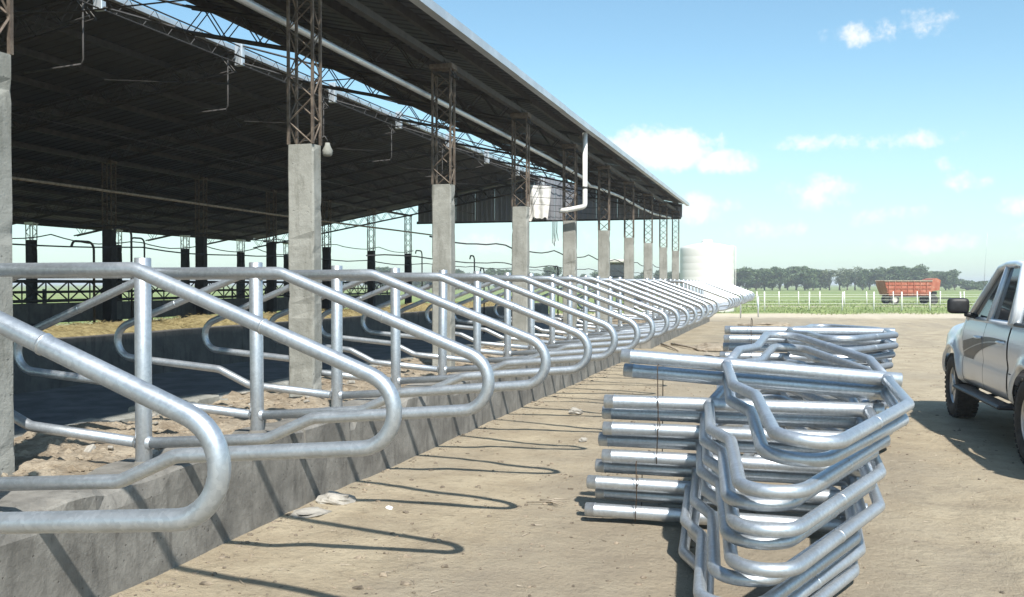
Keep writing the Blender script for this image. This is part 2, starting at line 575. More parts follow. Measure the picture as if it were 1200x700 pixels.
def ground():
    xs = axis_lines([(-2500, -300, 440), (-300, -40, 40), (-40, -4, 6), (-4, 5, 0.075), (5, 12, 0.3), (12, 40, 4), (40, 300, 40), (300, 2500, 440)])
    ys = axis_lines([(-600, -40, 140), (-40, 1, 5), (1, 12, 0.075), (12, 24, 0.2), (24, 60, 1.0), (60, 300, 30), (300, 3200, 300)])
    mb = MB()

    def f(i, j):
        x, y = xs[i], ys[j]
        near = -4.0 <= x <= 12 and 1 <= y <= 60
        return (x, y, gz(x, y) if near else 0.0)
    mb.grid(len(xs), len(ys), f)
    tag(mb.build('ground', 'ground'), kind='structure')


ground()

# small stones and clods strewn over the yard: uncountable


def pebbles():
    mb = MB()
    t = (1 + 5 ** 0.5) / 2
    iv = [Vector(p).normalized() for p in [(-1, t, 0), (1, t, 0), (-1, -t, 0), (1, -t, 0), (0, -1, t), (0, 1, t), (0, -1, -t), (0, 1, -t),
                                            (t, 0, -1), (t, 0, 1), (-t, 0, -1), (-t, 0, 1)]]
    fc = [(0, 11, 5), (0, 5, 1), (0, 1, 7), (0, 7, 10), (0, 10, 11), (1, 5, 9), (5, 11, 4), (11, 10, 2), (10, 7, 6), (7, 1, 8),
          (3, 9, 4), (3, 4, 2), (3, 2, 6), (3, 6, 8), (3, 8, 9), (4, 9, 5), (2, 4, 11), (6, 2, 10), (8, 6, 7), (9, 8, 1)]

    def stone(x, y, z, r):
        sx, sy, sz = r * random.uniform(.7, 1.4), r * random.uniform(.7, 1.4), r * random.uniform(.35, .75)
        rz = random.uniform(0, 6.3)
        c, d = math.cos(rz), math.sin(rz)
        vs = []
        for p in iv:
            k = 1 + random.uniform(-.25, .25)
            X, Y = p.x * sx * k, p.y * sy * k
            vs.append((x + X * c - Y * d, y + X * d + Y * c, z + p.z * sz * k))
        mb.add(vs, fc)
    for _ in range(9000):
        y = 2.2 + 24 * random.random() ** 1.9
        x = random.uniform(-3.25, 1.6 + 0.55 * y)
        if nz(x, y, 3, 0.5) < random.uniform(-0.5, 0.35):
            continue
        stone(x, y, gz(x, y) + 0.001, 0.004 + 0.018 * random.random() ** 4)
    for _ in range(420):       # bigger clods in loose drifts between wall and piles
        y = 3 + 13 * random.random() ** 1.3
        x = random.gauss(-1.9 + .04 * y, .55) if random.random() < .6 else random.uniform(-3.1, 4.5)
        stone(x, y, gz(x, y) + .002, 0.009 + 0.02 * random.random() ** 3)
    for _ in range(700):       # crumbs along the foot of the footing wall
        y = random.uniform(2, 20)
        x = -3.33 + abs(random.gauss(0, 0.14))
        stone(x, y, gz(x, y), 0.005 + 0.02 * random.random() ** 3)
    tag(mb.build('yard_stones', 'stone'), 'small stones and crumbs of earth scattered on the yard', 'stones', kind='stuff')
    return stone, mb


pebbles()

# ------------------------------------------------------------------ stall dividers
ZK = 0.56           # top of the footing wall above the yard
XP = -3.565         # post line
TR = 0.0315         # rail radius
PR = 0.046          # post radius


def loop_path():
    c, r = Vector((1.93, 0.54)), 0.15
    P = [Vector((x, 0, z)) for x, z in fillet2([(0.035, 1.103), (0.885, 1.103), (1.985, 0.68)], 0.16)]
    for k in range(1, 14):
        a = R(68.6 - (68.6 + 85) * k / 14)
        P.append(Vector((c.x + r * math.cos(a), 0, c.y + r * math.sin(a))))
    P += [Vector((x, 0, z)) for x, z in fillet2([(1.943, 0.39), (1.08, 0.315), (0.80, 0.19), (0.035, 0.13)], 0.16)]
    return P


def fillet2(pts, r):
    return [(p.x, p.z) for p in fillet([(x, 0, z) for x, z in pts], r)]


_loop = MB().tube(loop_path(), TR, 14)
# weld bead rings: on the sloping tube and where the rail meets the post
_d = (Vector((1.985, 0, 0.68)) - Vector((0.885, 0, 1.103))).normalized()
LOOP_ME = _loop.mesh('rail_loop', 'galv')
_p = Vector((1.50, 0, 1.103 - 0.3845 * (1.50 - 0.885)))
SEAM_ME = MB().tube([_p - _d * 0.006, _p - _d * 0.003, _p + _d * 0.003, _p + _d * 0.006], [TR, TR + .003, TR + .003, TR], 14, False).mesh('weld_seam', 'galv')


WELD_ME = MB().tube([(0.034, 0, 0), (0.047, 0, 0), (0.056, 0, 0)], [TR + .010, TR + .007, TR], 14, False).mesh('weld_bead', 'galv')


def post_mesh(z0):
    return MB().tube([(0, 0, z0), (0, 0, z0 + 0.004), (0, 0, 0.3), (0, 0, 1.186), (0, 0, 1.19)],
                     [PR - .004, PR, PR, PR, PR - .004], 20).mesh('post', 'galv')


POST_ROW = post_mesh(-0.10)
POST_LONG = MB().tube([(0, 0, -0.56), (0, 0, -0.555), (0, 0, -0.50), (0, 0, -0.497), (0, 0, -0.493), (0, 0, -0.49), (0, 0, 0.3), (0, 0, 1.186), (0, 0, 1.19)],
                      [PR - .004, PR, PR, PR + .003, PR + .003, PR, PR, PR, PR - .004], 20).mesh('post', 'galv')
_flange = MB().tube([(0, 0, -0.004), (0, 0, 0.010), (0, 0, 0.028)], [PR + .028, PR + .018, PR], 20, False).mesh('grout_collar', 'footing')


def divider(label, group, row=True):
    root = empty('stall_divider')
    tag(root, label, 'stall divider', group)
    p = link('post', POST_ROW if row else POST_LONG, root)
    if row:
        link('grout_collar', _flange, p)
    for rz in (0, math.pi):
        l = link('rail_loop', LOOP_ME, root, rot=(0, 0, rz))
        link('weld_seam', SEAM_ME, l)
        for z in (1.103, 0.13):
            link('weld_bead', WELD_ME, l, (0, 0, z))
    return root


jr = random.Random(4)
ROWFIX = {0: .06, 1: .035}
ROW1 = [4.54 + 1.2 * i for i in range(-2, 14)]
ROW2 = [24.1 + 1.2 * i for i in range(14)]
for i, y in enumerate(ROW1):
    if i == 0:
        lab = 'galvanized stall divider whose near loop starts the long row, mostly left of view'
    else:
        lab = '%s galvanized stall divider from the camera, standing in the long near row' % ORD[i]
    d = divider(lab, 'stall dividers standing in the near row')
    d.location = (XP + jr.gauss(0, .006), y + jr.gauss(0, .010) + (ROWFIX.get(i, 0) if y < 6 else 0), ZK)
    d.rotation_euler = (jr.gauss(0, R(.5)), jr.gauss(0, R(.45)), jr.gauss(0, R(.9))) if i > 2 else (0, 0, 0)
for i, y in enumerate(ROW2):
    d = divider('%s stall divider from the near end of the far row' % ORD[i + 1], 'stall dividers standing in the far row')
    d.location = (XP + jr.gauss(0, .006), y + jr.gauss(0, .010), ZK)
    d.rotation_euler = (jr.gauss(0, R(.5)), jr.gauss(0, R(.45)), jr.gauss(0, R(.9))) if i > 3 else (0, R(.2 * (i - 2)), R(.2))

# ------------------------------------------------------------------ piles of loose dividers


def pile(n, base, leanx, name, group, tilt0, tilt1, seed, yawamp=1.5, order=None):
    rnd = random.Random(seed)
    for i in range(n):
        f = i / (n - 1)
        word = 'bottom' if i == 0 else ('topmost' if i == n - 1 else '%s from the bottom' % ORD[i + 1])
        d = divider('loose galvanized divider lying %s %s' % (word if i in (0, n - 1) else word, name), group, row=False)
        zig = -0.055 if i % 2 == 0 else 0.055
        z = 0.075 + 0.0925 * i
        x = base[0] + 0.56 + leanx * f + rnd.uniform(-.045, .045)
        y = base[1] + zig + rnd.uniform(-.012, .012)
        yaw = R(rnd.uniform(-yawamp, yawamp))
        tilt = R(tilt0 + (tilt1 - tilt0) * f)       # about the posts' axis: near loops lower than far loops
        roll = R(0.0)
        if i == n - 1 and tilt1 > 0:
            yaw, roll, z, x = R(2.2), R(4.0), z + 0.085, x + .04
        if i == n - 2 and tilt1 > 0:
            yaw, roll, z, x, y = R(0.6), R(3.6), z + 0.075, x + .08, y - .02
        m = Matrix(((0, 0, 1), (-1, 0, 0), (0, -1, 0)))     # columns: local x->-y, y->-z, z->+x
        m = Matrix.Rotation(yaw, 3, 'Z') @ Matrix.Rotation(roll, 3, 'Y') @ Matrix.Rotation(tilt, 3, 'X') @ m
        d.location = (x, y, z)
        d.rotation_euler = m.to_euler()


pile(11, (-1.31, 6.27), 0.16, 'in the near pile', 'loose dividers in the near pile', 1.0, 3.2, 3, 1.2)
pile(12, (-0.80, 10.55), 0.05, 'in the far pile behind', 'loose dividers in the far pile', 0.0, -1.0, 5, 0.7)

# tie wires round the piles


def tie_wire(label, x, y, z0, z1, w=0.09):
    mb = MB()
    pts = [(x - .005, y - w, z0), (x + .006, y - w - .004, (z0 + z1) / 2), (x, y - w, z1), (x, y, z1 + .03), (x + .004, y + w, z1), (x, y + w, z0)]
    mb.tube(fillet(pts, 0.03, 4), 0.0035, 5)
    mb.tube([(x, y - w, z1 * .6), (x + .02, y - w - .02, z1 * .6 + .04), (x + .015, y - w - .03, z1 * .6 + .09)], 0.003, 5)
    tag(mb.build('tie_wire', 'wire'), label, 'wire')


tie_wire('rusty tie wire round the lower left post ends of the near pile', -0.98, 6.27, 0.03, 0.42, .125)
tie_wire('rusty tie wire round the upper left post ends of the near pile', -0.84, 6.27, 0.42, 1.06, .125)
tie_wire('rusty tie wire round the post ends of the far pile', -0.42, 10.55, 0.03, 1.20, .125)

# ------------------------------------------------------------------ footing walls


def rough_block(x0, x1, y0, y1, z0, z1, amp=0.006, step=0.16, edge=0.014, seed=0, m='footing', name='wall_segment', parent=None):
    """long poured block: a subdivided box whose faces wobble and whose arrises are chipped"""
    nx, nzs, ny = 4, 6, max(2, round((y1 - y0) / step))
    ring = []
    c = 0.012
    for i in range(nzs + 1):
        ring.append((x1, z0 + (z1 - c - z0) * i / nzs))
    for i in range(nx + 1):
        ring.append((x1 - c - (x1 - x0 - 2 * c) * i / nx, z1))
    for i in range(nzs + 1):
        ring.append((x0, z1 - c - (z1 - c - z0) * i / nzs))
    mb = MB()

    def f(i, j):
        y = y0 + (y1 - y0) * i / ny
        x, z = ring[j]
        e = 1.0
        if z1 > .3 and z > z1 - 0.03 and (abs(x - x1) < 0.03 or abs(x - x0) < 0.03):
            ch = max(0.0, nz(x, y, seed, 3.3) - 0.12) * edge * 5
            x += ch * (-1 if x > (x0 + x1) / 2 else 1)
            z -= ch
        x += amp * nz(x * 2, y, z + seed, 2.1)
        z += amp * nz(x * 3, y, 7 + seed, 1.7) if z > z0 + .02 and z1 > .3 else 0
        return (x, y, z)
    mb.grid(ny + 1, len(ring), f, smooth=False)
    L = len(ring)
    mb.f.append(tuple(range(L)))
    mb.f.append(tuple(ny * L + k for k in range(L))[::-1])
    mb.smooth += [False, False]
    return mb.build(name, m, parent)


def footing(label, y0, y1, seed):
    root = empty('footing_wall', (-3.57, (y0 + y1) / 2, 0))
    tag(root, label, 'concrete wall')
    inv = Matrix.Translation(-root.location)
    cuts = [y for y in (6.02, 13.4, 30.8) if y0 < y < y1]
    ends = [y0] + cuts + [y1]
    for i in range(len(ends) - 1):
        o = rough_block(-3.80, -3.345 + random.uniform(-.004, .004), ends[i] + .003, ends[i + 1] - .003, -.1, ZK, 0.008, 0.10, 0.026, seed + i * 3, 'footing', 'wall_pour')
        o.parent = root
        o.matrix_parent_inverse = inv
    return root


footing('long grey concrete footing wall under the near row of dividers', -2.0, 20.75, 1)
footing('pale concrete footing wall under the far row of dividers', 23.2, 40.6, 40)

# soil fill between footing wall and inner kerb


def soil_bed():
    mb = MB()
    ys = axis_lines([(-3, 2, .5), (2, 14, .07), (14, 41, .3)])
    xs = axis_lines([(-5.45, -3.78, 0.06)])

    def f(i, j):
        x, y = xs[i], ys[j]
        t = (-3.78 - x) / 2.17
        z = 0.535 - 0.10 * t ** 1.3 + 0.05 * nz(x, y, 0, 1.3) + 0.05 * nz(x, y, 4, 4.5) + 0.03 * nz(x, y, 8, 11)
        z -= 0.10 * max(0, nz(x, y, 12, 0.9)) * t
        if t < 0.03:
            z = min(z, 0.53)
        return (x, y, z)
    mb.grid(len(xs), len(ys), f)
    tag(mb.build('soil_bed', 'soil'), kind='structure')
    cl = MB()
    for _ in range(3800):
        y = 2 + 20 * random.random() ** 1.5
        x = random.uniform(-5.4, -3.85)
        t = (-3.78 - x) / 2.17
        z = 0.535 - 0.10 * t ** 1.3 + 0.05 * nz(x, y, 0, 1.3) + 0.035 * nz(x, y, 4, 4.5) - 0.10 * max(0, nz(x, y, 12, 0.9)) * t
        r = 0.008 + 0.04 * random.random() ** 3
        vs = [(x + r * a * random.uniform(.6, 1.3), y + r * b * random.uniform(.6, 1.3), z + r * .7 * c * random.uniform(.6, 1.2))
              for a, b, c in ((1, 0, 0), (-1, 0, 0), (0, 1, 0), (0, -1, 0), (0, 0, 1), (0, 0, -1), (.6, .6, .4), (-.6, -.6, .4))]
        cl.add(vs, [(0, 6, 4), (6, 2, 4), (2, 1, 4), (1, 7, 4), (7, 3, 4), (3, 0, 4), (0, 2, 6), (1, 3, 7), (0, 5, 2), (2, 5, 1), (1, 5, 3), (3, 5, 0)])
    tag(cl.build('soil_clods', 'soil'), 'crumbled clods of earth lying on the soil fill behind the dividers', 'earth clods', kind='stuff')


soil_bed()


def inner_kerb():
    root = empty('inner_kerb', (-6.0, 18, 0))
    tag(root, 'broken pale concrete kerb along the dark alley inside the barn', 'kerb')
    inv = Matrix.Translation(-root.location)
    y, k = -2.0, 0
    while y < 38:
        L = random.uniform(0.9, 1.7)
        h = 0.49 + random.uniform(-.035, .03)
        o = rough_block(-5.68 + random.uniform(-.03, .03), -5.38 + random.uniform(-.02, .02), y, y + L - 0.03, 0.0, h, 0.015, 0.15, 0.03, 100 + k * 5, 'concrete', 'kerb_stone')
        o.parent = root
        o.matrix_parent_inverse = inv
        y += L
        k += 1


inner_kerb()
tag(MB().box(-10.25, -5.55, -8, 40, -0.05, 0.085).build('alley_floor', 'slab'), kind='structure')
tag(MB().box(-15.2, -10.47, -8, 40, -0.05, 0.70).build('feed_lane_floor', 'darkwall'), kind='structure')
tag(MB().box(-24.0, -15.4, -8, 40, -0.05, 0.06).build('rear_alley_floor', 'slab'), kind='structure')
bw = empty('feed_bunk_wall', (-10.36, 16, 0))
tag(bw, 'low dark concrete wall holding the hay along the feed lane', 'wall')
for i in range(16):
    o = rough_block(-10.47, -10.25, -8 + 3 * i + .006, -5 + 3 * i - .006, 0.05, 0.80, 0.006, 0.5, 0.012, 300 + i, 'darkwall', 'wall_segment')
    o.parent = bw
    o.matrix_parent_inverse = Matrix.Translation(-bw.location)


def hay():
    mb = MB()
    ys = axis_lines([(2, 38, 0.16)])
    prof = [(-10.48, 0), (-10.55, .4), (-10.75, .8), (-11.05, 1), (-11.5, .95), (-11.9, .7), (-12.3, .35), (-12.7, 0)]

    def f(i, j):
        y = ys[i]
        x, h = prof[j]
        k = 0.14 + 0.10 * (nz(0, y, 3, 0.7) + 0.6 * nz(x, y, 5, 1.9)) + .05 * nz(x, y, 6, 5)
        return (x + .04 * nz(x, y, 1, 4), y, 0.705 + max(0.02, k) * h * 1.25 + 0.02 * h)
    mb.grid(len(ys), len(prof), f)
    for _ in range(9000):
        y = random.uniform(4, 38)
        x = -10.53 - 2.0 * random.random()
        t = (-10.48 - x) / 2.17
        h = math.sin(min(1, t * 1.05) * math.pi) ** .6 * 0.18
        z = 0.72 + h * (0.9 + 0.5 * nz(0, y, 3, .7)) + random.uniform(-.02, .05)
        a, e, L = random.uniform(0, 6.3), random.uniform(-.4, .5), random.uniform(.06, .16)
        dx, dy, dz = L * math.cos(a), L * math.sin(a), L * e
        mb.add([(x, y, z), (x + dx, y + dy, z + dz), (x + dx * .5, y + dy * .5, z + dz * .5 + .012)], [(0, 1, 2)])
    tag(mb.build('hay', 'hay'), 'yellow hay heaped along the feed lane behind the low dark wall', 'hay', kind='stuff')


hay()

# ------------------------------------------------------------------ barn
Y0, Y1 = -8.0, 37.6
COLY = [4.24 + 3.66 * n for n in range(-2, 10)]


def right_z(X):
    return 4.78 + 0.22 * (X - 4.1)


def left_z(X):
    return 6.02 - 0.173 * (X - 10.0)


barn = empty('open_barn', (-13, 15, 0))
tag(barn, 'long open barn with dark sheet roof, open ridge and concrete columns with lattice tops', 'barn')
BI = Matrix.Translation(-barn.location)


def bpart(name, me, loc=(0, 0, 0), rot=(0, 0, 0), scale=None):
    o = link(name, me, None, loc, rot, scale)
    o.parent = barn
    o.matrix_parent_inverse = BI
    return o


def sheet_mesh(Xa, za, Xb, zb):
    """one corrugated roof sheet 1 m wide along y, running down the slope"""
    mb = MB()
    prof = []
    for k in range(4):
        b = k * .25
        prof += [(b, 0), (b + .15, 0), (b + .17, .014), (b + .23, .014)]
    prof += [(1.0, 0.001), (1.04, 0.002)]
    nseg = 6
    mb.grid(nseg + 1, len(prof), lambda i, j: (-(Xa + (Xb - Xa) * i / nseg), prof[j][0], za + (zb - za) * i / nseg + prof[j][1]), smooth=False)
    return mb.mesh('roof_sheet', 'roof')


RS = sheet_mesh(3.98, right_z(3.98), 8.3, right_z(8.3))
LS = sheet_mesh(10.0, left_z(10.0), 23.6, left_z(23.6))
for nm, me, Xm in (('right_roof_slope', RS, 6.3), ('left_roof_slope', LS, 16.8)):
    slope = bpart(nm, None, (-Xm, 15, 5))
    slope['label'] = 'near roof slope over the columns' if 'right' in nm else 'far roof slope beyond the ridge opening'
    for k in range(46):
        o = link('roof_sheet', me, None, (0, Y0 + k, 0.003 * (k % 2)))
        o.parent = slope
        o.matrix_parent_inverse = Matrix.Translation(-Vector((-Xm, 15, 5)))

# fascia gutter along the near eave, in lengths of three metres
fas = MB()
zf = right_z(3.95)
prof = [(-3.97, zf + .02), (-3.86, zf + .02), (-3.86, zf - .09), (-3.97, zf - .09)]
fas.add([(x, y, z) for y in (0.003, 2.997) for x, z in prof], [(0, 1, 5, 4), (1, 2, 6, 5), (2, 3, 7, 6), (3, 0, 4, 7), (3, 2, 1, 0), (4, 5, 6, 7)])
fm = fas.mesh('eave_gutter', 'galvsheet')
for k in range(15):
    bpart('eave_gutter', fm, (random.uniform(-.004, .004), Y0 + .3 + 3 * k, random.uniform(-.004, .004)))
# ridge edge flashing of the far slope
rf = MB().box(-10.06, -9.96, 0.003, 2.997, left_z(10) - .07, left_z(10) + .012).mesh('ridge_flashing', 'galvsheet')
for k in range(15):
    bpart('ridge_flashing', rf, (0, Y0 + .3 + 3 * k, random.uniform(-.004, .004)))

# purlins
for X in (4.35, 5.4, 6.4, 7.3, 8.08):
    z = right_z(X)
    bpart('purlin', MB().box(-X - .03, -X + .03, Y0 + .1, Y1 - .1, z - .115, z - .006).mesh('purlin', 'steel'))
X = 10.25
while X < 23.5:
    z = left_z(X)
    bpart('purlin', MB().box(-X - .03, -X + .03, Y0 + .1, Y1 - .1, z - .115, z - .006).mesh('purlin', 'steel'))
    X += 1.1


def bar(mb, a, b, w):
    mb.tube([a, b], w, 4, True, False)


def truss_mesh(Xa, Xb, zf_, top=0.15, depth=0.36, pitch=0.27):
    mb = MB()
    for dy in (-.07, .07):
        bar(mb, (-Xa, dy, zf_(Xa) - top), (-Xb, dy, zf_(Xb) - top), .022)
        bar(mb, (-Xa, dy, zf_(Xa) - top - depth), (-Xb, dy, zf_(Xb) - top - depth), .022)
        n = int((Xb - Xa) / pitch)
        for k in range(n):
            xa, xb = Xa + (Xb - Xa) * k / n, Xa + (Xb - Xa) * (k + 1) / n
            t0, t1 = (top, top + depth) if k % 2 else (top + depth, top)
            bar(mb, (-xa, dy, zf_(xa) - t0), (-xb, dy, zf_(xb) - t1), .010)
    return mb.mesh('roof_truss', 'steel')


TRR = truss_mesh(4.2, 8.25, right_z)
TRL = truss_mesh(9.9, 23.2, left_z)
TIE = MB()
bar(TIE, (-8.2, 0, right_z(8.2) - .15), (-9.7, 0, 5.98), .018)
bar(TIE, (-8.2, 0, right_z(8.2) - .50), (-9.7, 0, 5.66), .018)
TIE = TIE.mesh('ridge_tie', 'steel')
for y in COLY + [COLY[-1] + 0.0001]:
    if y > COLY[-1]:
        continue
    bpart('roof_truss', TRR, (0, y, 0))
    bpart('roof_truss', TRL, (0, y, 0))
    bpart('ridge_tie', TIE, (0, y, 0))

# ridge girder per bay and ridge plates


def girder_mesh(L, X, z0, z1, pitch=.30):
    mb = MB()
    for z in (z0, z1):
        bar(mb, (-X, 0, z), (-X, L, z), .014)
    n = int(L / pitch)
    for k in range(n):
        a, b = (z0, z1) if k % 2 else (z1, z0)
        bar(mb, (-X, L * k / n, a), (-X, L * (k + 1) / n, b), .007)
    return mb.mesh('ridge_girder', 'steel')


GM = girder_mesh(3.66, 9.75, 5.64, 5.97)
PL = MB().bbox(-9.86, -9.70, -.05, .05, 5.62, 6.06, .01).mesh('ridge_plate', 'galvsheet')
for y in COLY:
    bpart('ridge_plate', PL, (0, y, 0))
    if y < COLY[-1]:
        bpart('ridge_girder', GM, (0, y, 0))

# hanging drop pipes with a short horizontal arm, one under each truss at the ridge
for y in COLY[3:9]:
    mb = MB()
    mb.tube(fillet([(-9.9, 0, 5.72), (-9.9, 0, 4.86), (-9.96, 0, 4.76)], .05), .013, 8)
    mb.tube([(-9.93, 0, 4.80), (-10.95, 0, 4.74)], .018, 8)
    bpart('drop_pipe', mb.mesh('drop_pipe', 'steel'), (0, y - .2, 0))

# columns


def lattice(w, d, h, pitch=.20, m='rust'):
    mb = MB()
    cs = [(-w / 2, -d / 2), (w / 2, -d / 2), (w / 2, d / 2), (-w / 2, d / 2)]
    for x, y in cs:
        mb.box(x - .012, x + .012, y - .012, y + .012, 0, h)
    n = max(2, int(h / pitch))
    for f in range(4):
        a, b = cs[f], cs[(f + 1) % 4]
        for k in range(n):
            p, q = (a, b) if (k + f) % 2 else (b, a)
            bar(mb, (p[0], p[1], h * k / n), (q[0], q[1], h * (k + 1) / n), .0085)
    mb.box(-w / 2 - .03, w / 2 + .03, -d / 2 - .03, d / 2 + .03, h + .002, h + .06)
    return mb.mesh('lattice_post', m)


def column_mesh(w, d, z0, z1, seed, m='concrete'):
    mb = MB()
    n = 40
    c = .016
    ring = [(-w / 2 + c, -d / 2), (w / 2 - c, -d / 2), (w / 2, -d / 2 + c), (w / 2, d / 2 - c), (w / 2 - c, d / 2), (-w / 2 + c, d / 2), (-w / 2, d / 2 - c), (-w / 2, -d / 2 + c)]

    def f(i, j):
        z = z0 + (z1 - z0) * i / n
        x, y = ring[j % 8]
        k = 1 + .035 * nz(x * 4, y * 4 + seed, z, 2.0)
        ch = .05 * max(0, nz(x * 30, y * 30 + seed, z * 5, 1.0) - .22)
        return (x * k - math.copysign(ch, x), y * k - math.copysign(ch, y), z)
    mb.grid(n + 1, 9, f, smooth=False)
    mb.f.append(tuple(n * 9 + k for k in range(8)))
    mb.smooth.append(False)
    return mb.mesh('column', m)


CM = [column_mesh(.27, .17, .2, 2.9, s) for s in (0, 5, 9)]
LM = lattice(.25, .15, 1.50)
for i, y in enumerate(COLY):
    c_ = bpart('column', CM[i % 3], (-4.385, y, 0))
    link('lattice_post', LM, c_, (0, 0, 2.902))
MM = column_mesh(.27, .20, 0, 2.9, 21, 'darkcolumn')
ML = lattice(.25, .16, left_z(15.7) - .55 - 2.9)
LL = lattice(.25, .16, 0.46, m='galvsheet')
for y in [18.84 + 3.66 * n for n in range(-2, 6)]:
    c_ = bpart('column', MM, (-15.7, y, 0))
    link('lattice_post', ML, c_, (0, 0, 2.902))
for y in [22.5 + 3.66 * n for n in range(-1, 5)]:
    c_ = bpart('column', MM, (-21.5, y, 0))
    link('lattice_post', LL, c_, (0, 0, 2.902))
    b_ = MB()
    bar(b_, (-21.2, y, 3.42), (-22.7, y, 3.50), .03)
    bar(b_, (-21.5, y, 3.42), (-21.5, y, left_z(21.5) - .5), .03)
    bpart('eave_bracket', b_.mesh('eave_bracket', 'steel'))
# longitudinal tubes
bpart('eave_beam', MB().box(-4.43, -4.35, Y0, Y1 - .2, 4.47, 4.55).mesh('eave_beam', 'steel'))
bpart('middle_beam', MB().box(-15.75, -15.65, Y0, Y1 - .2, left_z(15.7) - .545, left_z(15.7) - .47).mesh('middle_beam', 'steel'))
bpart('far_eave_beam', MB().box(-23.64, -23.5, Y0, Y1 - .2, left_z(23.6) - .16, left_z(23.6) - .02).mesh('far_eave_beam', 'steel'))
# thin rods crossing under the roof
for X, z in ((7.2, 4.72), (12.8, 4.55)):
    bpart('tie_rod', MB().tube([(-X, Y0, z), (-X, 12, z - .03), (-X, Y1, z)], .012, 5).mesh('tie_rod', 'steel'))
for y in COLY[2:]:
    bpart('tie_rod', MB().tube([(-4.4, y, 4.38), (-7, y, 4.36), (-9.7, y, 4.60)], .009, 5).mesh('tie_rod', 'steel'))

# gable: separate vertical corrugated sheets
gs = bpart('gable_wall', None, (-9, Y1 - .25, 4.2))
for k in range(13):
    Xa = 4.15 + k * 0.86
    Xb = Xa + 0.855
    mb = MB()
    prof = []
    for q in range(4):
        b = q * (Xb - Xa) / 4
        prof += [(b, 0), (b + .11, 0), (b + .13, .022), (b + .19, .022)]
    prof.append((Xb - Xa, 0))

    def topz(X):
        if X <= 9.3:
            return min(right_z(X), right_z(9.3)) - .05
        return left_z(max(X, 10.0)) - .05
    mb.grid(2, len(prof), lambda i, j: (-(Xa + prof[j][0]), Y1 - .25 - prof[j][1], (4.22 + .006 * math.sin(k * 2.1)) if i == 0 else topz(Xa + prof[j][0])), smooth=False)
    o = mb.build('gable_sheet', 'gable')
    o.parent = gs
    o.matrix_parent_inverse = Matrix.Translation(-Vector((-9, Y1 - .25, 4.2)))
bpart('gable_rail', MB().box(-15.4, -4.2, Y1 - .23, Y1 - .15, 4.16, 4.27).mesh('gable_rail', 'steel'))

# ------------------------------------------------------------------ pipes, cables and fittings in the barn
mb = MB()
pts = [(-4.62, y, 4.09 + .012 * nz(0, y, 0, .5)) for y in range(-6, 21, 3)]
pts += [(-4.62, 21.2, 4.05), (-4.62, 22.0, 3.93), (-4.62, 22.5, 3.97), (-4.62, 26, 4.05), (-4.62, 30, 4.02), (-4.62, 33, 4.05), (-4.5, 36.5, 4.16)]
mb.tube(pts, .036, 12)
tag(mb.build('water_pipe', 'galvsheet'), 'long pale pipe running under the near roof along the column tops, sagging far off', 'pipe')

mb = MB()
mb.tube(fillet([(-4.0, 18.55, 4.64), (-4.0, 18.55, 3.16), (-4.35, 18.55, 3.10), (-4.52, 18.5, 3.08)], .07), .05, 14)
dp = mb.build('downpipe', 'white')
tag(dp, 'white plastic downpipe with elbow hanging from the eave by a concrete column', 'downpipe')
link('pipe_clip', MB().tube([(-4.0, 18.55, 3.52), (-4.0, 18.55, 3.56)], .058, 14).mesh('pipe_clip', 'steel'), dp)

mb = MB()
mb.tube([(-13.0, 9 + i * 3, 3.43 + .015 * math.sin(i)) for i in range(9)], .026, 8)
tag(mb.build('overhead_pipe', 'wood'), 'thin pale pipe running deep under the far roof slope', 'pipe')

# bracket lamp on second column
lr = empty('lamp', (-4.20, 8.0, 2.86))
tag(lr, 'small white bell lamp on the near column top', 'lamp')
MB().lathe([(0.0, .07), (.02, .07), (.026, .045), (.048, .0), (.046, -.04), (.034, -.055), (0, -.055)], 16).build('lamp_shade', 'concrete', lr)
MB().tube([(-.10, -.02, .10), (-.02, -.01, .13), (0, 0, .09)], .008, 6).build('arm', 'steel', lr)


def cable(label, x, z0, sag, y0, y1, r=.012, seed=0):
    ys = axis_lines([(y0, y1, .5)])
    per = 3.66
    pts = []
    for y in ys:
        t = ((y - 4.24) / per) % 1.0
        pts.append((x + .02 * nz(0, y, seed, 1.0), y, z0 - sag * 4 * t * (1 - t) + .03 * nz(0, y, seed + 3, .9)))
    mb = MB().tube(pts, r, 6)
    tag(mb.build('cable', 'cable'), label, 'cable')


cable('black cable strung low between the columns across the whole barn', -9.0, 2.12, .04, 3, 36, .011, 1)
cable('black cable sagging along the near columns at mid height', -4.75, 2.30, .10, 12, 37, .012, 5)
cable('thin black cable strung lower along the near columns', -4.75, 1.98, .05, 10, 37, .009, 9)
cable('black cable high along the middle columns', -15.4, 3.02, .12, 8, 37, .014, 12)
cable('thick black cable sagging under the far roof edge', -20.8, 3.05, .2, 12, 38, .018, 15)


def gooseneck(label, x, y, z0, z1, arm=0.35, hook=.1):
    pts = fillet([(0, 0, z0), (0, 0, z1), (-.0, -arm, z1), (0, -arm - .05, z1 - hook)], .14, 6)
    mb = MB().tube(pts, .021, 8)
    o = mb.build('gooseneck_pipe', 'black', None, (x, y, 0))
    tag(o, label, 'pipe', 'gooseneck pipes along the feed lane')


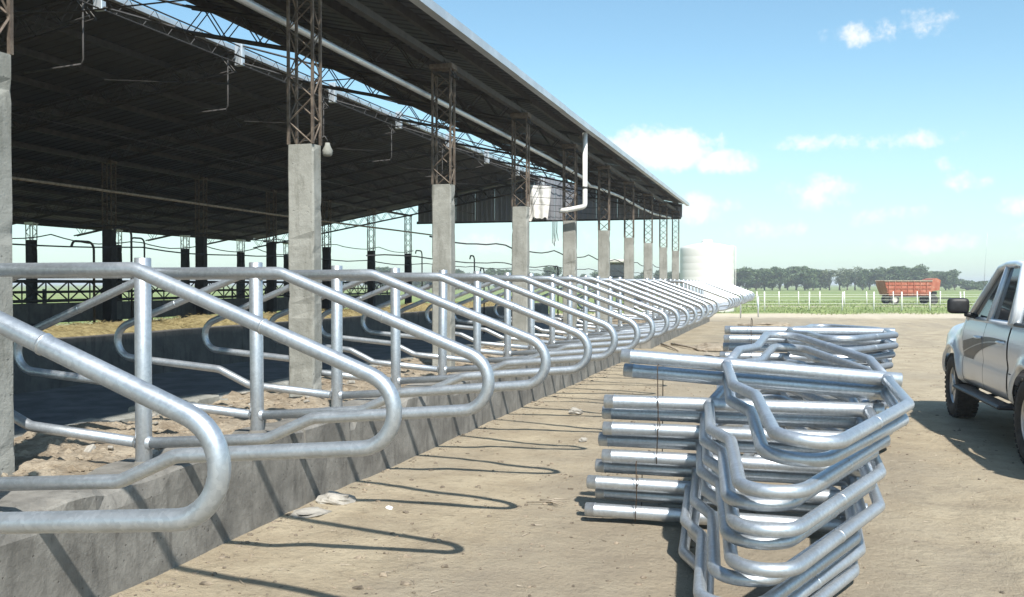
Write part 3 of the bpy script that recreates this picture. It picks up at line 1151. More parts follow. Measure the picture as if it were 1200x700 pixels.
gooseneck('black gooseneck pipe nearest the left edge, beyond the feed lane', -12.0, 14.0, .7, 2.35, .5)
gooseneck('tall black gooseneck pipe just left of the first divider post', -12.4, 15.5, .7, 2.68, .45)
gooseneck('dark square-bent pipe beside the nearest dark middle column', -15.3, 19.6, .7, 2.72, .4, .02)
gooseneck('black gooseneck pipe left of the second near column', -11.6, 28.6, .7, 2.68, .5)
gooseneck('taller of two black hooked pipes between second and third near columns', -8.9, 26.0, .1, 2.42, .35)
gooseneck('shorter of two black hooked pipes between second and third near columns', -8.9, 26.9, .1, 2.08, .3)
gooseneck('black hooked pipe beside the fourth near column', -7.0, 28.5, .1, 2.15, .35)
gooseneck('black hooked pipe beside the fifth near column', -6.3, 33.5, .1, 2.2, .35)

# headlock feed barrier in the middle of the barn
hb = empty('headlock_barrier', (-16.1, 20, 0))
tag(hb, 'dark steel headlock feed barrier with crossed neck bars beyond the feed lane', 'feed barrier')
HI = Matrix.Translation(-hb.location)


def hpart(name, me, loc=(0, 0, 0)):
    o = link(name, me, None, loc)
    o.parent = hb
    o.matrix_parent_inverse = HI


for nm, z, r in (('top_rail', 1.66, .035), ('middle_rail', 1.43, .02), ('bottom_rail', 1.22, .035), ('belly_rail', .80, .03)):
    hpart(nm, MB().tube([(-16.1, 2, z), (-16.1, 37, z)], r, 8).mesh(nm, 'steel'))
nb_ = MB()
bar(nb_, (-16.1, -.30, 1.24), (-16.1, .30, 1.64), .020)
bar(nb_, (-16.1, .30, 1.24), (-16.1, -.30, 1.64), .020)
nb_ = nb_.mesh('neck_bar', 'steel')
up_ = MB()
bar(up_, (-16.1, .34, .70), (-16.1, .34, 1.66), .022)
up_ = up_.mesh('upright', 'steel')
for k in range(46):
    hpart('neck_bar', nb_, (0, 4.5 + .69 * k, 0))
    hpart('upright', up_, (0, 4.5 + .69 * k, 0))
bd = MB().bbox(-16.08, -16.02, .01, 3.44, .72, 1.17, .01).mesh('belly_board', 'darkwall')
for k in range(10):
    hpart('belly_board', bd, (0, 2.2 + 3.45 * k, 0))
# far line of rails behind, along the rear columns
fr = empty('rear_rail_fence', (-21.6, 24, 0))
tag(fr, 'dark pipe rail fence along the rear columns of the barn', 'fence')
for z in (.55, .95, 1.35):
    o = MB().tube([(-21.2, 8, z), (-21.2, 38, z)], .03, 6).build('rail', 'steel')
    o.parent = fr
    o.matrix_parent_inverse = Matrix.Translation(-fr.location)
for k in range(13):
    o = MB().tube([(-21.2, 8 + 2.44 * k, 0), (-21.2, 8 + 2.44 * k, 1.45)], .04, 6).build('post', 'steel')
    o.parent = fr
    o.matrix_parent_inverse = Matrix.Translation(-fr.location)

# frayed straps hanging from the gable
mb = MB()
for k in range(5):
    x = -9.35 + .05 * k
    mb.tube([(x, 37.1, 4.2), (x + .02 * math.sin(k * 3), 37.1, 3.7), (x + .05 * math.sin(k * 2), 37.1, 3.25 + .12 * math.sin(k * 5))], .012, 5)
tag(mb.build('frayed_straps', 'cable'), 'frayed dark straps dangling below the gable wall', 'straps')

# white sheet added at the ridge end, standing in for a sunlit patch
tp = MB()


def sunpatch_pt(i, j, o=0.0):
    u, v = i / 16, j / 20
    x = -9.35 - 1.05 * u * (1 - .25 * v) - .18 * v
    bottom = 4.22 + .20 * (nz(u * 5, 0, 3, 1.0)) + .25 * u * (1 - u)
    z = 5.55 + .1 * u + (bottom - 5.55 - .1 * u) * v
    return (x, 36.95 + .06 * math.sin(u * 14 + v * 2) + .03 * nz(u * 6, v * 6, 1, 1) + o, z)


tp.grid(17, 21, lambda i, j: sunpatch_pt(i, j))
tp.grid(17, 21, lambda i, j: sunpatch_pt(i, j, .006))
tag(tp.build('sunpatch_sheet', 'sunpatch'), 'white sheet added for the sunlit patch under the ridge at the far gable', 'sunpatch')

# ------------------------------------------------------------------ water tank
tr = empty('water_tank', (-4.6, 54, 0))
tag(tr, 'big white round water tank standing beyond the barn end', 'water tank')
pr = [(0, 0), (1.5, 0)]
for k in range(9):
    z = .12 + k * .38
    pr += [(1.503, z), (1.503, z + .34), (1.50, z + .36)]
pr += [(1.50, 3.60), (1.46, 3.68), (1.3, 3.74), (.8, 3.86), (.32, 3.92), (.30, 3.98)]
MB().lathe(pr, 48).build('tank_body', 'tank', tr)
MB().lathe([(.30, 3.98), (.31, 4.06), (.28, 4.09), (0, 4.11)], 24).build('lid', 'white', tr)
MB().tube([(1.56, .3, 0), (1.56, .3, 3.70), (1.3, .25, 3.8)], .018, 8).build('inlet_pipe', 'white', tr)

# ------------------------------------------------------------------ pickup truck
ZA = 0.385      # axle height
RB = -3.085     # rear axle relative to front axle (origin)


def z_top(y):
    if y > -0.45:
        t = (y + .45) / 1.33
        return 1.185 - .07 * t - .17 * t ** 2
    if y > -2.43:
        return 1.215
    return 1.20


def z_low(y):
    z = .46
    for ya in (0, RB):
        dy = abs(y - ya)
        if dy < .455:
            z = max(z, ZA + math.sqrt(.455 ** 2 - dy ** 2))
    return z


def half_w(y, z):
    w = .865
    if z < .62:
        w -= .07 * ((.62 - z) / .2) ** 2
    if z > .95:
        w -= .05 * ((z - .95) / .26) ** 2
    w -= .012 * math.exp(-((z - .80) / .05) ** 2)
    if y > .25:
        w -= .17 * ((y - .25) / .65) ** 2
    if y > -.5 and z > .84:
        w -= .12 * ((z - .84) / .3) ** 2 * min(1, (y + .5) / .5)
    if y < -3.9:
        w -= .03 * ((-3.9 - y) / .45) ** 2
    for ya in (0, RB):
        r = math.hypot(y - ya, z - ZA)
        w += .045 * math.exp(-((r - .47) / .075) ** 2) * (1 if z > .45 else .6)
    return w


def panel(ya, yb, side, step=.035, nz_=16, z0=None, off=0.0):
    n = max(2, round((yb - ya) / step))

    def f(i, j):
        y = ya + (yb - ya) * i / n
        zl, zt = z_low(y), z_top(y)
        z = zl + (zt - zl) * j / nz_
        x = half_w(y, z) + off
        if j == 0:
            x -= .03
        return (side * x, y, z)
    return MB().grid(n + 1, nz_ + 1, f)


def truck():
    root = empty('pickup_truck', (2.72, 12.40, 0), (0, 0, R(2.6)))
    tag(root, 'silver double cab pickup with grey side graphic, parked right of the piles', 'pickup truck')
    # body shell
    inner = MB()
    inner.bbox(-.60, .60, -4.25, .75, .40, 1.10, .05)
    inner.bbox(-.80, .80, -2.55, -.50, .46, 1.12, .03)
    inner.build('underbody', 'black', root)
    for s in (-1, 1):
        panel(-.56, .86, s).build('fender', 'paint', root)
        for a, b in ((-1.49, -.572), (-2.42, -1.502)):
            d = panel(a, b, s).build('door', 'paint', root)
            h = MB()
            yh, zh = a + .10, 1.03
            xh = half_w(yh, zh)
            h.tube(fillet([(s * (xh - .01), yh - .02, zh), (s * (xh + .035), yh, zh), (s * (xh + .035), yh + .14, zh), (s * (xh - .01), yh + .16, zh)], .02, 4), .014, 8)
            h.build('door_handle', 'paint', d)
        panel(-4.36, -2.47, s).build('bed_side', 'paint', root)
    # bed floor, head board, tailgate
    MB().bbox(-.862, .862, -4.34, -2.48, .66, .76, .01).build('bed_floor', 'black', root)
    MB().bbox(-.80, .80, -2.53, -2.47, .5, 1.19, .01).build('bed_front', 'paint', root)
    MB().bbox(-.80, .80, -4.40, -4.33, .55, 1.19, .02).build('tailgate', 'paint', root)
    MB().bbox(-.82, .82, -4.58, -4.42, .45, .62, .03).build('rear_bumper', 'rim', root)
    for s in (-1, 1):
        MB().bbox(s * .80 - .04, s * .80 + .04, -4.415, -4.36, .75, 1.12, .01).build('tail_light', 'red', root)
        rail = MB().tube([(s * .80, -4.35, 1.21), (s * .80, -2.5, 1.21)], .025, 8)
        rail.build('bed_rail', 'black', root)
    # bonnet
    def hood(i, j):
        y = -.46 + 1.32 * i / 14
        u = -1 + 2 * j / 14
        w = half_w(y, z_top(y)) - .002
        return (u * w, y, z_top(y) + .055 * (1 - u * u) * (1 - (i / 14) ** 4))
    MB().grid(15, 15, hood).build('bonnet', 'paint', root)
    # nose
    MB().bbox(-.60, .60, .80, .90, .72, 1.02, .03).build('grille', 'black', root)
    MB().bbox(-.74, .74, .78, .97, .42, .70, .06).build('front_bumper', 'paint', root)
    for s in (-1, 1):
        MB().bbox(s * .66 - .10, s * .66 + .10, .70, .86, .80, 1.0, .04).build('headlight', 'lens', root)
    # greenhouse
    def gx(z):
        return .80 - (z - 1.205) * .27
    A0, A1 = (-.60, 1.205), (-1.32, 1.765)
    B0, B1 = (-1.52, 1.205), (-1.60, 1.785)
    C0, C1 = (-2.43, 1.205), (-2.22, 1.775)
    for s in (-1, 1):
        P = lambda yz, o=0.0: Vector((s * (gx(yz[1]) + o), yz[0], yz[1]))
        fr_ = MB()
        fr_.tube([P(A0), P((-.98, 1.515)), P(A1), P((-1.60, 1.80)), P((-1.95, 1.80)), P(C1), P((-2.36, 1.52)), P(C0)], [.045, .038, .038, .038, .038, .045, .055, .06], 8)
        fr_.tube([P(B0, -.005), P(B1, -.005)], [.045, .035], 8)
        fr_.tube([P(A0, -.01), P(C0, -.01)], .035, 8)
        fr_.build('pillar_frame', 'paint', root)
        for nm, poly in (('front_side_window', [(-.63, 1.215), (-1.51, 1.215), (-1.585, 1.785), (-1.34, 1.765), (-.99, 1.51)]),
                         ('rear_side_window', [(-1.53, 1.215), (-2.41, 1.215), (-2.34, 1.52), (-2.21, 1.775), (-1.61, 1.79)])):
            g = MB()
            a = [P(q, -.012) for q in poly]
            b = [P(q, -.018) for q in poly]
            n = len(a)
            g.add(a + b, [tuple(range(n)), tuple(range(2 * n - 1, n - 1, -1))] + [(k, n + k, n + (k + 1) % n, (k + 1) % n) for k in range(n)])
            gg = g.build(nm, 'glass', root)
            MB().tube(a + [a[0]], .010, 6).build('window_seal', 'black', gg)
    def roof(i, j):
        f_ = i / 12
        y = -1.28 - .98 * f_
        u = -1 + 2 * j / 12
        return (u * .672, y, 1.772 + .035 * math.sin(math.pi * min(1, f_ * .9 + .08)) + .035 * (1 - u * u))
    MB().grid(13, 13, roof).build('roof', 'paint', root)
    ws = MB()
    q = [Vector((-.79, -.60, 1.19)), Vector((.79, -.60, 1.19)), Vector((.655, -1.31, 1.79)), Vector((-.655, -1.31, 1.79))]
    nrm = (q[1] - q[0]).cross(q[2] - q[0]).normalized() * .006
    ws.add(q + [p - nrm for p in q], [(0, 1, 2, 3), (7, 6, 5, 4), (0, 4, 5, 1), (1, 5, 6, 2), (2, 6, 7, 3), (3, 7, 4, 0)])
    ws.build('windscreen', 'glass', root)
    rw = MB()
    q = [Vector((.79, -2.45, 1.18)), Vector((-.79, -2.45, 1.18)), Vector((-.655, -2.24, 1.79)), Vector((.655, -2.24, 1.79))]
    rw.add(q + [p + Vector((0, .006, 0)) for p in q], [(0, 1, 2, 3), (7, 6, 5, 4), (0, 4, 5, 1), (1, 5, 6, 2), (2, 6, 7, 3), (3, 7, 4, 0)])
    rw.build('rear_window', 'glass', root)
    MB().bbox(-.79, .79, -.66, -.44, 1.12, 1.188, .02).build('cowl', 'black', root)
    # seats and steering wheel seen through the glass
    for s in (-.38, .38):
        for y in (-1.50, -2.22):
            st = MB()
            st.bbox(s - .25, s + .25, y - .08, y + .06, 1.0, 1.42, .05)
            st.bbox(s - .13, s + .13, y - .06, y + .04, 1.44, 1.62, .04)
            st.build('seat', 'interior', root)
    MB().lathe([(.17 + .014 * math.cos(a), .014 * math.sin(a)) for a in [k * math.pi / 4 for k in range(8)]], 24, 'Y', Matrix.Translation((-.38, -.98, 1.22)) @ Matrix.Rotation(R(-25), 4, 'X'), closed=True).build('steering_wheel', 'black', root)
    MB().bbox(-.74, .74, -.85, -.52, 1.05, 1.20, .04).build('dashboard', 'interior', root)
    # mirrors
    for s in (-1, 1):
        mr = MB()
        mm = Matrix.Translation((s * 1.00, -.98, 1.36))
        def sup(i, j):
            a, b = 2 * math.pi * i / 24, math.pi * (j / 12 - .5)
            e = lambda v, p: math.copysign(abs(v) ** p, v)
            return mm @ Vector((.112 * e(math.cos(a), .45) * e(math.cos(b), .5), .06 * e(math.sin(b), .7), .088 * e(math.sin(a), .45) * e(math.cos(b), .5)))
        mr.grid(25, 13, sup)
        mo = mr.build('mirror', 'black', root)
        MB().tube([(s * .80, -.92, 1.24), (s * .92, -.96, 1.27)], .03, 8).build('mirror_arm', 'black', mo)
    # graphic on both front doors
    for s in (-1, 1):
        n = 44

        def strip(lo, hi, off, name, m, ya, yb):
            def f(i, j):
                y = ya + (yb - ya) * i / n
                a, b = lo(i / n), hi(i / n)
                z = a + (b - a) * j / 8
                return (s * (half_w(y, z) + off), y, z)
            MB().grid(n + 1, 9, f).build(name, m, root)
        # t runs from the front edge of the front door to the back edge of the rear door
        T = lambda y: (-.60 - y) / 1.77
        top = lambda t: .955 + .115 * math.sin(min(1, t * 1.3) * math.pi / 2) - .015 * t
        bot = lambda t: .775 if t < .26 else min(top(t) - .018, .775 + .272 * ((t - .26) / .74) ** .60)
        mid = lambda t: .83 + .19 * math.sin(min(1, t * 1.15) * math.pi / 2)
        for ya, yb in ((-.60, -1.480), (-1.510, -2.37)):
            yy = lambda f_: T(ya + (yb - ya) * f_)
            strip(lambda f_: bot(yy(f_)), lambda f_: top(yy(f_)), .0035, 'side_graphic', 'decal', ya, yb)
            strip(lambda f_: max(bot(yy(f_)) + .002, mid(yy(f_)) - .007), lambda f_: max(bot(yy(f_)) + .004, min(top(yy(f_)) - .002, mid(yy(f_)) + .007)), .006, 'side_graphic_line', 'decal2', ya, yb)
    # side steps and wheels
    for s in (-1, 1):
        sb = MB().bbox(s * .88 - .085, s * .88 + .085, -2.52, -.50, .40, .445, .02)
        so = sb.build('side_step', 'black', root)
        t2 = MB()
        for y in (-.7, -1.5, -2.3):
            t2.tube([(s * .60, y, .46), (s * .84, y, .42)], .02, 6)
        t2.build('step_bracket', 'black', so)
        for y in (0, RB):
            wheel(root, s, y)
    MB().tube([(-.73, -.93, 1.49), (-.73, -.98, 1.80), (-.72, -1.04, 2.16)], [.003, .0014, .0009], 5).build('antenna', 'galvsheet', root)
    # mud flaps
    for s in (-1, 1):
        MB().bbox(s * .74 - .12, s * .74 + .12, RB - .50, RB - .49, .22, .62, .003).build('mud_flap', 'black', root)


def wheel(root, s, y):
    mtx = Matrix.Translation((s * .755, y, ZA - .005))
    w = link('wheel', None, root)
    T = MB()
    tw = .118
    prof = [(.215, tw * .8), (.24, tw * .98), (.30, tw * 1.03), (.345, tw * .98), (.368, tw * .82), (.378, tw * .6), (.38, .02), (.372, .012), (.372, -.012), (.38, -.02),
            (.378, -tw * .6), (.368, -tw * .82), (.345, -tw * .98), (.30, -tw * 1.03), (.24, -tw * .98), (.215, -tw * .8)]
    T.lathe(prof, 48, 'X', mtx)
    # tread blocks
    for k in range(40):
        a = 2 * math.pi * k / 40
        for off in (-.085, .085):
            m2 = mtx @ Matrix.Rotation(a + (0.08 if off > 0 else 0), 4, 'X')
            T.box(off - .032, off + .032, -.016, .016, .366, .388, m2)
    T.build('tyre', 'tyre', w)
    Rm = MB()
    d = .09 * s
    Rm.lathe([(.22, d * 1.05), (.21, d * 1.0), (.195, d * .55), (.19, d * .1), (.0, d * .1)], 40, 'X', mtx)
    for k in range(6):
        a = 2 * math.pi * k / 6
        m2 = mtx @ Matrix.Rotation(a, 4, 'X')
        xs = sorted((d * .62, d * .95))
        Rm.bbox(xs[0], xs[1], -.038, .038, .03, .205, .012, m2)
    Rm.lathe([(.07, d * .9), (.06, d * 1.1), (0, d * 1.12)], 20, 'X', mtx)
    Rm.build('rim', 'rim', w)


truck()

# ------------------------------------------------------------------ red forage cart


def cart():
    root = empty('farm_trailer', (8.6, 79.2, 0), (0, 0, R(16)))
    root.scale = (.88, .88, .90)
    tag(root, 'faded red farm trailer with ribbed sides standing in the green field', 'trailer')
    b = MB()
    # body: slanted rear (left) end
    pts = [(-1.95, .80), (1.55, .80), (1.75, 1.15), (1.75, 2.02), (-2.35, 2.05), (-2.25, 1.55)]
    n = len(pts)
    b.add([(x, -1.1, z) for x, z in pts] + [(x, 1.1, z) for x, z in pts], [tuple(range(n)), tuple(range(2 * n - 1, n - 1, -1))] +
          [(k, n + k, n + (k + 1) % n, (k + 1) % n) for k in range(n) if k != 3])
    b.build('box_body', 'cart', root)
    for x in (-2.0, -1.45, -.9, -.35, .2, .75, 1.3):
        MB().bbox(x - .03, x + .03, -1.17, -1.10, .82, 2.0, .006).build('rib', 'cart', root)
    for z in (1.05, 1.40, 1.72):
        MB().bbox(-2.2, 1.7, -1.155, -1.102, z - .025, z + .025, .006).build('side_rail', 'cart', root)
    MB().bbox(-2.4, 1.8, -1.18, -1.06, 2.0, 2.10, .01).build('top_rail', 'wood', root)
    MB().bbox(-2.4, 1.8, 1.06, 1.18, 2.0, 2.10, .01).build('top_rail', 'wood', root)
    hp = MB()
    q = [(1.78, 1.15), (2.45, 1.25), (2.55, 2.12), (2.2, 2.28), (1.78, 2.15)]
    n = len(q)
    hp.add([(x, -1.05, z) for x, z in q] + [(x, 1.05, z) for x, z in q], [tuple(range(n)), tuple(range(2 * n - 1, n - 1, -1))] + [(k, n + k, n + (k + 1) % n, (k + 1) % n) for k in range(n)])
    hp.build('front_hopper', 'cart', root)
    MB().bbox(-2.0, 2.2, -.5, .5, .62, .79, .02).build('chassis', 'steel', root)
    MB().bbox(1.80, 2.30, -.9, .9, .84, 1.14, .03).build('gearbox', 'black', root)
    for x, rm in ((-1.45, 'palerim'), (1.95, 'steel')):
        for y in (-.95, .95):
            w = link('wheel', None, root)
            mt = Matrix.Translation((x, y, .42))
            MB().lathe([(.22, .11), (.32, .13), (.40, .11), (.42, .05), (.42, -.05), (.40, -.11), (.32, -.13), (.22, -.11)], 28, 'Y', mt).build('tyre', 'tyre', w)
            MB().lathe([(.0, -.06), (.10, -.09), (.20, -.06), (.23, -.12), (.23, .12), (0, .06)], 28, 'Y', mt).build('rim', rm, w)
    MB().bbox(2.2, 3.9, -.06, .06, .50, .60, .01).build('drawbar', 'steel', root)


cart()

# ------------------------------------------------------------------ tractor behind the barn


def tractor():
    root = empty('tractor', (-10.7, 59.5, 0), (0, 0, R(200)))
    tag(root, 'parked tractor with glazed cab seen between far barn columns', 'tractor')
    MB().bbox(-.75, .75, -1.2, .6, 2.02, 2.9, .08).build('cab_glass', 'glass', root)
    for x in (-.74, .74):
        for y in (-1.18, .58):
            MB().tube([(x, y, 1.5), (x * .95, y, 2.95)], .05, 6).build('cab_pillar', 'black', root)
    MB().bbox(-.85, .85, -1.3, .75, 2.92, 3.16, .08).build('cab_roof', 'tractor', root)
    MB().bbox(-.80, .80, -1.25, .65, 1.2, 2.0, .08).build('cab_body', 'black', root)
    MB().bbox(-.42, .42, .66, 2.5, 1.0, 1.75, .10).build('bonnet', 'tractor', root)
    for x in (-.9, .9):
        for y, r in ((-.5, .85), (2.0, .5)):
            MB().lathe([(r * .5, .18), (r * .9, .22), (r, .16), (r, -.16), (r * .9, -.22), (r * .5, -.18), (r * .45, 0)], 28, 'X', Matrix.Translation((x, y, r)), closed=True).build('wheel', 'tyre', root)


tractor()

# ------------------------------------------------------------------ fences in the field


def field_fence(label, pts, h, wires):
    p0 = Vector((pts[0][0], pts[0][1], 0))
    root = empty('field_fence', p0)
    tag(root, label, 'fence')
    for (x, y) in pts:
        lean = random.gauss(0, .02)
        o = MB().tube([(0, 0, -.05), (lean * .5, 0, h * .5), (lean, 0, h)], [.045, .04, .038], 8).build('post', 'fence', root, Vector((x, y, 0)) - p0)
    for z in wires:
        MB().tube([Vector((x, y, z + .01 * math.sin(i))) - p0 for i, (x, y) in enumerate(pts)], .010, 4).build('wire', 'fence', root)


npost = [(-3.9, 56.2), (-1.53, 56.94), (.96, 57.68), (2.83, 58.24), (4.6, 58.76), (6.18, 59.24), (7.76, 59.71), (9.5, 60.2), (11.3, 60.75), (13.1, 61.3), (15, 61.9), (17, 62.5)]
field_fence('nearer row of white fence posts across the field edge', npost, 1.15, (.45, .85))
fpost = [(-7.5, 71.3), (-5.8, 71.8), (-4.2, 72.2), (-2.5, 72.7), (-.92, 73.19), (.49, 73.61), (2.02, 74.07), (3.8, 74.6), (5.4, 75.07), (7.3, 75.64), (9.02, 76.15), (10.67, 76.65), (12.4, 77.2), (14.1, 77.7), (16, 78.3), (18, 78.9)]
field_fence('farther row of white fence posts just in front of the red trailer', fpost, 1.05, (.4, .8))
# dark gate posts at the end of the far row
for lab, x, y, h in (('dark steel corner post at the end of the far divider row', -1.55, 46.7, 1.0), ('thin grey post left of the corner post by the far divider row', -2.3, 45.2, 1.45)):
    g = empty('fence_post', (x, y, 0))
    tag(g, lab, 'post')
    MB().tube([(0, 0, -.1), (0, 0, h)], .035, 8).build('post_tube', 'galvsheet', g)
    MB().tube([(0, 0, h - .002), (0, 0, h + .03)], .042, 8).build('post_cap', 'galvsheet', g)

# ------------------------------------------------------------------ trees


def tree_meshes(seed, nl, leaf, crown_w, crown_h, trunk_h, sparse=0.0):
    rnd = random.Random(seed)
    tm = MB()
    tm.tube([(0, 0, -.1), (.04, 0, trunk_h * .5), (.0, .05, trunk_h), (.1, 0, trunk_h + crown_h * .5)], [.24, .18, .14, .05], 8)
    clumps = []
    for k in range(13):
        a = rnd.uniform(0, 6.3)
        rr = crown_w * rnd.uniform(.1, .62)
        c = Vector((rr * math.cos(a), rr * math.sin(a), trunk_h + crown_h * rnd.uniform(.08, .84)))
        clumps.append((c, crown_w * rnd.uniform(.26, .46), crown_h * rnd.uniform(.13, .24)))
        tm.tube([(0, 0, trunk_h * .8), tuple(c * .6 + Vector((0, 0, trunk_h * .3))), tuple(c)], [.09, .06, .02], 5)
    lm = MB()
    for _ in range(nl):
        c, rw, rh = rnd.choice(clumps)
        d = Vector((rnd.gauss(0, 1), rnd.gauss(0, 1), rnd.gauss(0, 1))).normalized() * rnd.uniform(.55, 1.08)
        p = c + Vector((d.x * rw, d.y * rw, d.z * rh))
        u = Vector((rnd.gauss(0, 1), rnd.gauss(0, 1), rnd.gauss(0, .6))).normalized()
        v = u.cross(Vector((rnd.gauss(0, 1), rnd.gauss(0, 1), rnd.gauss(0, 1)))).normalized()
        L = leaf * rnd.uniform(.6, 1.3)
        lm.add([p - u * L * .5, p + v * L * .28, p + u * L * .5, p - v * L * .28], [(0, 1, 2, 3)])
    return tm.mesh('trunk', 'bark'), lm


TV = []
for sd, nl, w_, h_, t_, mt in ((1, 2600, 3.4, 5.4, .7, 'leafA'), (2, 2600, 3.0, 5.6, .9, 'leafA'), (3, 2800, 3.8, 5.2, .5, 'leafA'), (4, 1000, 3.2, 5.0, 1.5, 'leafB'), (6, 1900, 2.8, 5.4, 1.1, 'leafA'), (8, 1800, 4.2, 2.6, .1, 'leafA')):
    a, b = tree_meshes(sd, nl, .55, w_, h_, t_)
    TV.append((a, b.mesh('crown', mt), t_ + h_))
TREES = []
TH = math.atan(328 / 1100)


def tree_spot(az_px, dist):
    a = (az_px - 600) / 1100
    Rr = a * dist
    return (Rr * math.cos(TH) - dist * math.sin(TH), Rr * math.sin(TH) + dist * math.cos(TH))


tr_ = random.Random(11)
# bearing, distance, height, variant: listed from left to right along the far side of the field
spots = []
b_ = 395
while b_ < 860:
    gap = 455 < b_ < 530
    spots.append((b_, 255 + tr_.uniform(-14, 14), (3.6 if gap else tr_.uniform(5.0, 7.4)), 5 if gap else tr_.choice([0, 1, 2, 4])))
    b_ += tr_.uniform(14, 22)
for b_, h_, v_ in ((866, 6.2, 0), (876, 6.5, 1), (886, 6.1, 2), (896, 6.4, 0), (905, 6.6, 4), (914, 6.2, 2), (923, 6.5, 1), (933, 7.2, 0), (943, 6.3, 2), (953, 6.4, 1), (961, 6.0, 0),
                   (972, 5.9, 3), (984, 6.2, 3), (993, 5.4, 4), (1002, 6.8, 3), (1011, 5.9, 4), (1019, 6.6, 1), (1031, 5.6, 0), (1040, 6.4, 2), (1050, 7.0, 0), (1060, 6.9, 1), (1069, 6.8, 2), (1079, 6.1, 4),
                   (1090, 5.0, 3), (1100, 5.6, 0), (1108, 5.5, 2), (1119, 4.7, 1), (1133, 2.9, 5), (1148, 2.6, 5), (1163, 2.8, 5), (1180, 2.7, 5), (1196, 3.0, 5), (1215, 3.1, 5), (1240, 4.0, 5)):
    spots.append((b_, 240 + tr_.uniform(-10, 10), h_, v_))
nleft = sum(1 for s_ in spots if s_[0] < 860)
for i, (b_, dist, h_, v_) in enumerate(spots):
    x, y = tree_spot(b_, dist)
    tm, lm, hh = TV[v_]
    o = empty('tree', (x, y, 0), (0, 0, tr_.uniform(0, 6.28)))
    h_ *= .93
    k = h_ / hh
    kw = k * tr_.uniform(.95, 1.2)
    o.scale = (kw, kw, k)
    if i < nleft:
        lab = '%s tree from the left in the far line seen under the barn roof' % ORD[i + 1]
    else:
        kind = 'low bushy' if v_ == 5 else ('thin pale' if v_ == 3 else 'dark green')
        lab = '%s %s tree counting right from the white tank along the far field edge' % (kind, ORD[i - nleft + 1])
    tag(o, lab, 'tree', 'trees along the far edge of the field')
    link('trunk', tm, o)
    link('crown', lm, o)

# ------------------------------------------------------------------ grass and weeds in the field


def grass():
    mb = MB()
    for _ in range(14000):
        y = 49 + 45 * random.random() ** 1.4
        x = random.uniform(-16, 26)
        if y - .30 * x + 9 * .5 * nz(x, y, 0, .25) < 53:
            continue
        h = random.uniform(.04, .17)
        a = random.uniform(0, 6.3)
        w_ = random.uniform(.02, .05)
        dx, dy = w_ * math.cos(a), w_ * math.sin(a)
        mb.add([(x - dx, y - dy, 0), (x + dx, y + dy, 0), (x + random.uniform(-.1, .1), y + random.uniform(-.1, .1), h)], [(0, 1, 2)])
    tag(mb.build('field_grass', 'grass'), 'green grass growing over the field beyond the yard', 'grass', kind='stuff')


grass()

# ------------------------------------------------------------------ loose things on the yard


def lump(name, label, cat, m, loc, size, seed, flat=.5):
    mb = MB()
    n, k = 12, 8
    rnd = random.Random(seed)

    def f(i, j):
        th, ph = 2 * math.pi * i / n, math.pi * j / k
        d = Vector((math.sin(ph) * math.cos(th), math.sin(ph) * math.sin(th), math.cos(ph)))
        r = 1 + .45 * nz(d.x + seed, d.y, d.z, 1.5) + .2 * nz(d.x, d.y + seed, d.z, 4)
        return (d.x * r * size[0], d.y * r * size[1], d.z * r * size[2])
    mb.grid(n + 1, k + 1, f, smooth=False)
    o = mb.build(name, m, None, loc)
    tag(o, label, cat)


lump('concrete_rubble', 'pale broken concrete lump at the foot of the footing wall', 'rubble', 'rubble', (-3.18, 6.15, .03), (.13, .10, .05), 3)
lump('concrete_rubble', 'flat pale concrete spill beside the broken lump by the wall', 'rubble', 'rubble', (-3.2, 5.82, .012), (.12, .16, .02), 9)
lump('stone', 'small white stone alone on the bare yard', 'stone', 'white', (-2.72, 6.08, .015), (.028, .025, .018), 5)
lump('stone', 'pale stone on the yard under the far loops of the near row', 'stone', 'rubble', (-2.55, 11.3, .03), (.09, .07, .045), 6)
lump('stone', 'small pale stone right of the wall foot near the piles', 'stone', 'rubble', (-2.02, 9.3, .02), (.04, .035, .025), 7)
lump('earth_heap', 'low heap of loose earth beside the two thin sticks', 'earth', 'soil', (-1.7, 23.4, .03), (.7, .9, .12), 8)
lump('earth_heap', 'small ridge of orange sand near the far divider row', 'earth', 'soil', (-.9, 36.5, .03), (.9, .5, .12), 12)
for lab, a, b in (('longer of two thin wooden sticks lying on the yard', (-3.0, 24.6), (-1.9, 22.3)), ('shorter of two thin wooden sticks lying on the yard', (-3.25, 24.5), (-2.55, 22.3))):
    mb = MB()
    mb.tube([(a[0], a[1], .04), ((a[0] + b[0]) / 2, (a[1] + b[1]) / 2 + .03, .05), (b[0], b[1], .035)], [.03, .028, .02], 7)
    tag(mb.build('stick', 'wood'), lab, 'stick')
mb = MB()
mb.grid(9, 4, lambda i, j: (-1.85 + .13 * i, 20.9 - .10 * i + .16 * j + .03 * nz(i, j, 2, .9), .05 + .03 * nz(i, j, 0, .7) + (.02 if j in (1, 2) else 0)), smooth=False)
mb.grid(9, 4, lambda i, j: (-1.85 + .13 * i, 20.9 - .10 * i + .16 * j + .03 * nz(i, j, 2, .9), .012), smooth=False)
tag(mb.build('bark_slab', 'wood'), 'weathered slab of wood lying flat left of the far pile', 'wood slab')
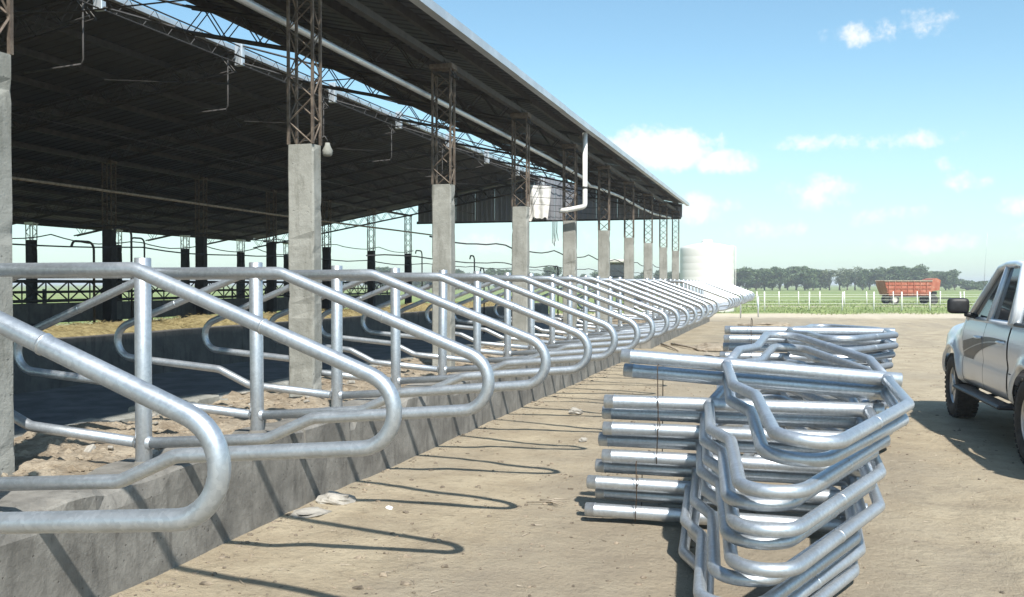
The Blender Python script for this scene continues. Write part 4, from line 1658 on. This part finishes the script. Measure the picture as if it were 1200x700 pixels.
# dead twigs
for k, (x, y, lab) in enumerate(((-1.75, 6.6, 'tangle of grey twigs on the yard left of the near pile'), (-.2, 17.5, 'thin dry twig standing up beyond the far pile'))):
    mb = MB()
    rnd = random.Random(k + 20)
    for q in range(7):
        a = rnd.uniform(-.6, .6)
        L = rnd.uniform(.1, .28)
        mb.tube([(x + rnd.uniform(-.1, .1), y + rnd.uniform(-.05, .05), .012), (x + L * .5 * math.cos(a), y + L * .5 * math.sin(a), .03), (x + L * math.cos(a), y + L * math.sin(a), .02)], [.005, .004, .002], 5)
    tag(mb.build('twigs', 'wood'), lab, 'twigs')

# bits of broken concrete in the soil fill
def rubble_bits():
    mb = MB()
    for _ in range(90):
        y = 2.5 + 16 * random.random() ** 1.4
        x = random.uniform(-5.4, -3.9)
        t = (-3.78 - x) / 2.17
        z = 0.545 - 0.10 * t ** 1.3 + 0.05 * nz(x, y, 0, 1.3) + 0.05 * nz(x, y, 4, 4.5) - 0.10 * max(0, nz(x, y, 12, 0.9)) * t
        r = random.uniform(.012, .045)
        m = Matrix.Translation((x, y, z)) @ Euler((random.uniform(-.6, .6), random.uniform(-.6, .6), random.uniform(0, 6))).to_matrix().to_4x4()
        mb.bbox(-r, r, -r * random.uniform(.5, 1), r * .8, -r * .5, r * random.uniform(.2, .5), r * .18, m)
    tag(mb.build('rubble_bits', 'rubble'), 'broken bits of pale concrete lying in the soil behind the dividers', 'rubble', kind='stuff')


rubble_bits()



def litter():
    mb = MB()
    rnd = random.Random(77)
    for _ in range(900):
        y = 2.5 + 18 * rnd.random() ** 1.6
        x = rnd.uniform(-3.2, 1.5 + .4 * y)
        if nz(x, y, 31, .6) < rnd.uniform(-.3, .5):
            continue
        a, L, wd = rnd.uniform(0, 6.3), rnd.uniform(.015, .10), rnd.uniform(.0015, .005)
        dx, dy, px_, py_ = L * math.cos(a), L * math.sin(a), -wd * math.sin(a), wd * math.cos(a)
        z = gz(x, y) + .004
        mb.add([(x, y, z), (x + dx, y + dy, z + rnd.uniform(0, .012)), (x + dx + px_, y + dy + py_, z + .004), (x + px_, y + py_, z + .006)], [(0, 1, 2, 3)])
    tag(mb.build('yard_litter', 'wood'), 'scraps of straw and splinters strewn over the yard', 'litter', kind='stuff')


litter()

# ------------------------------------------------------------------ air
def haze():
    m = bpy.data.materials.new('haze')
    m.use_nodes = True
    w = NT(m.node_tree)
    v = w.n('ShaderNodeVolumePrincipled', {'Color': (0.90, 0.95, 1.0, 1), 'Density': 0.0010, 'Anisotropy': 0.0})
    out = w.n('ShaderNodeOutputMaterial')
    w.t.links.new(v.outputs[0], out.inputs['Volume'])
    M['haze'] = m
    tag(MB().box(-2600, 2600, -700, 3300, -1.0, 8.5).build('haze', 'haze'), 'thin pale haze lying over the whole yard and field', 'haze', kind='stuff')


haze()
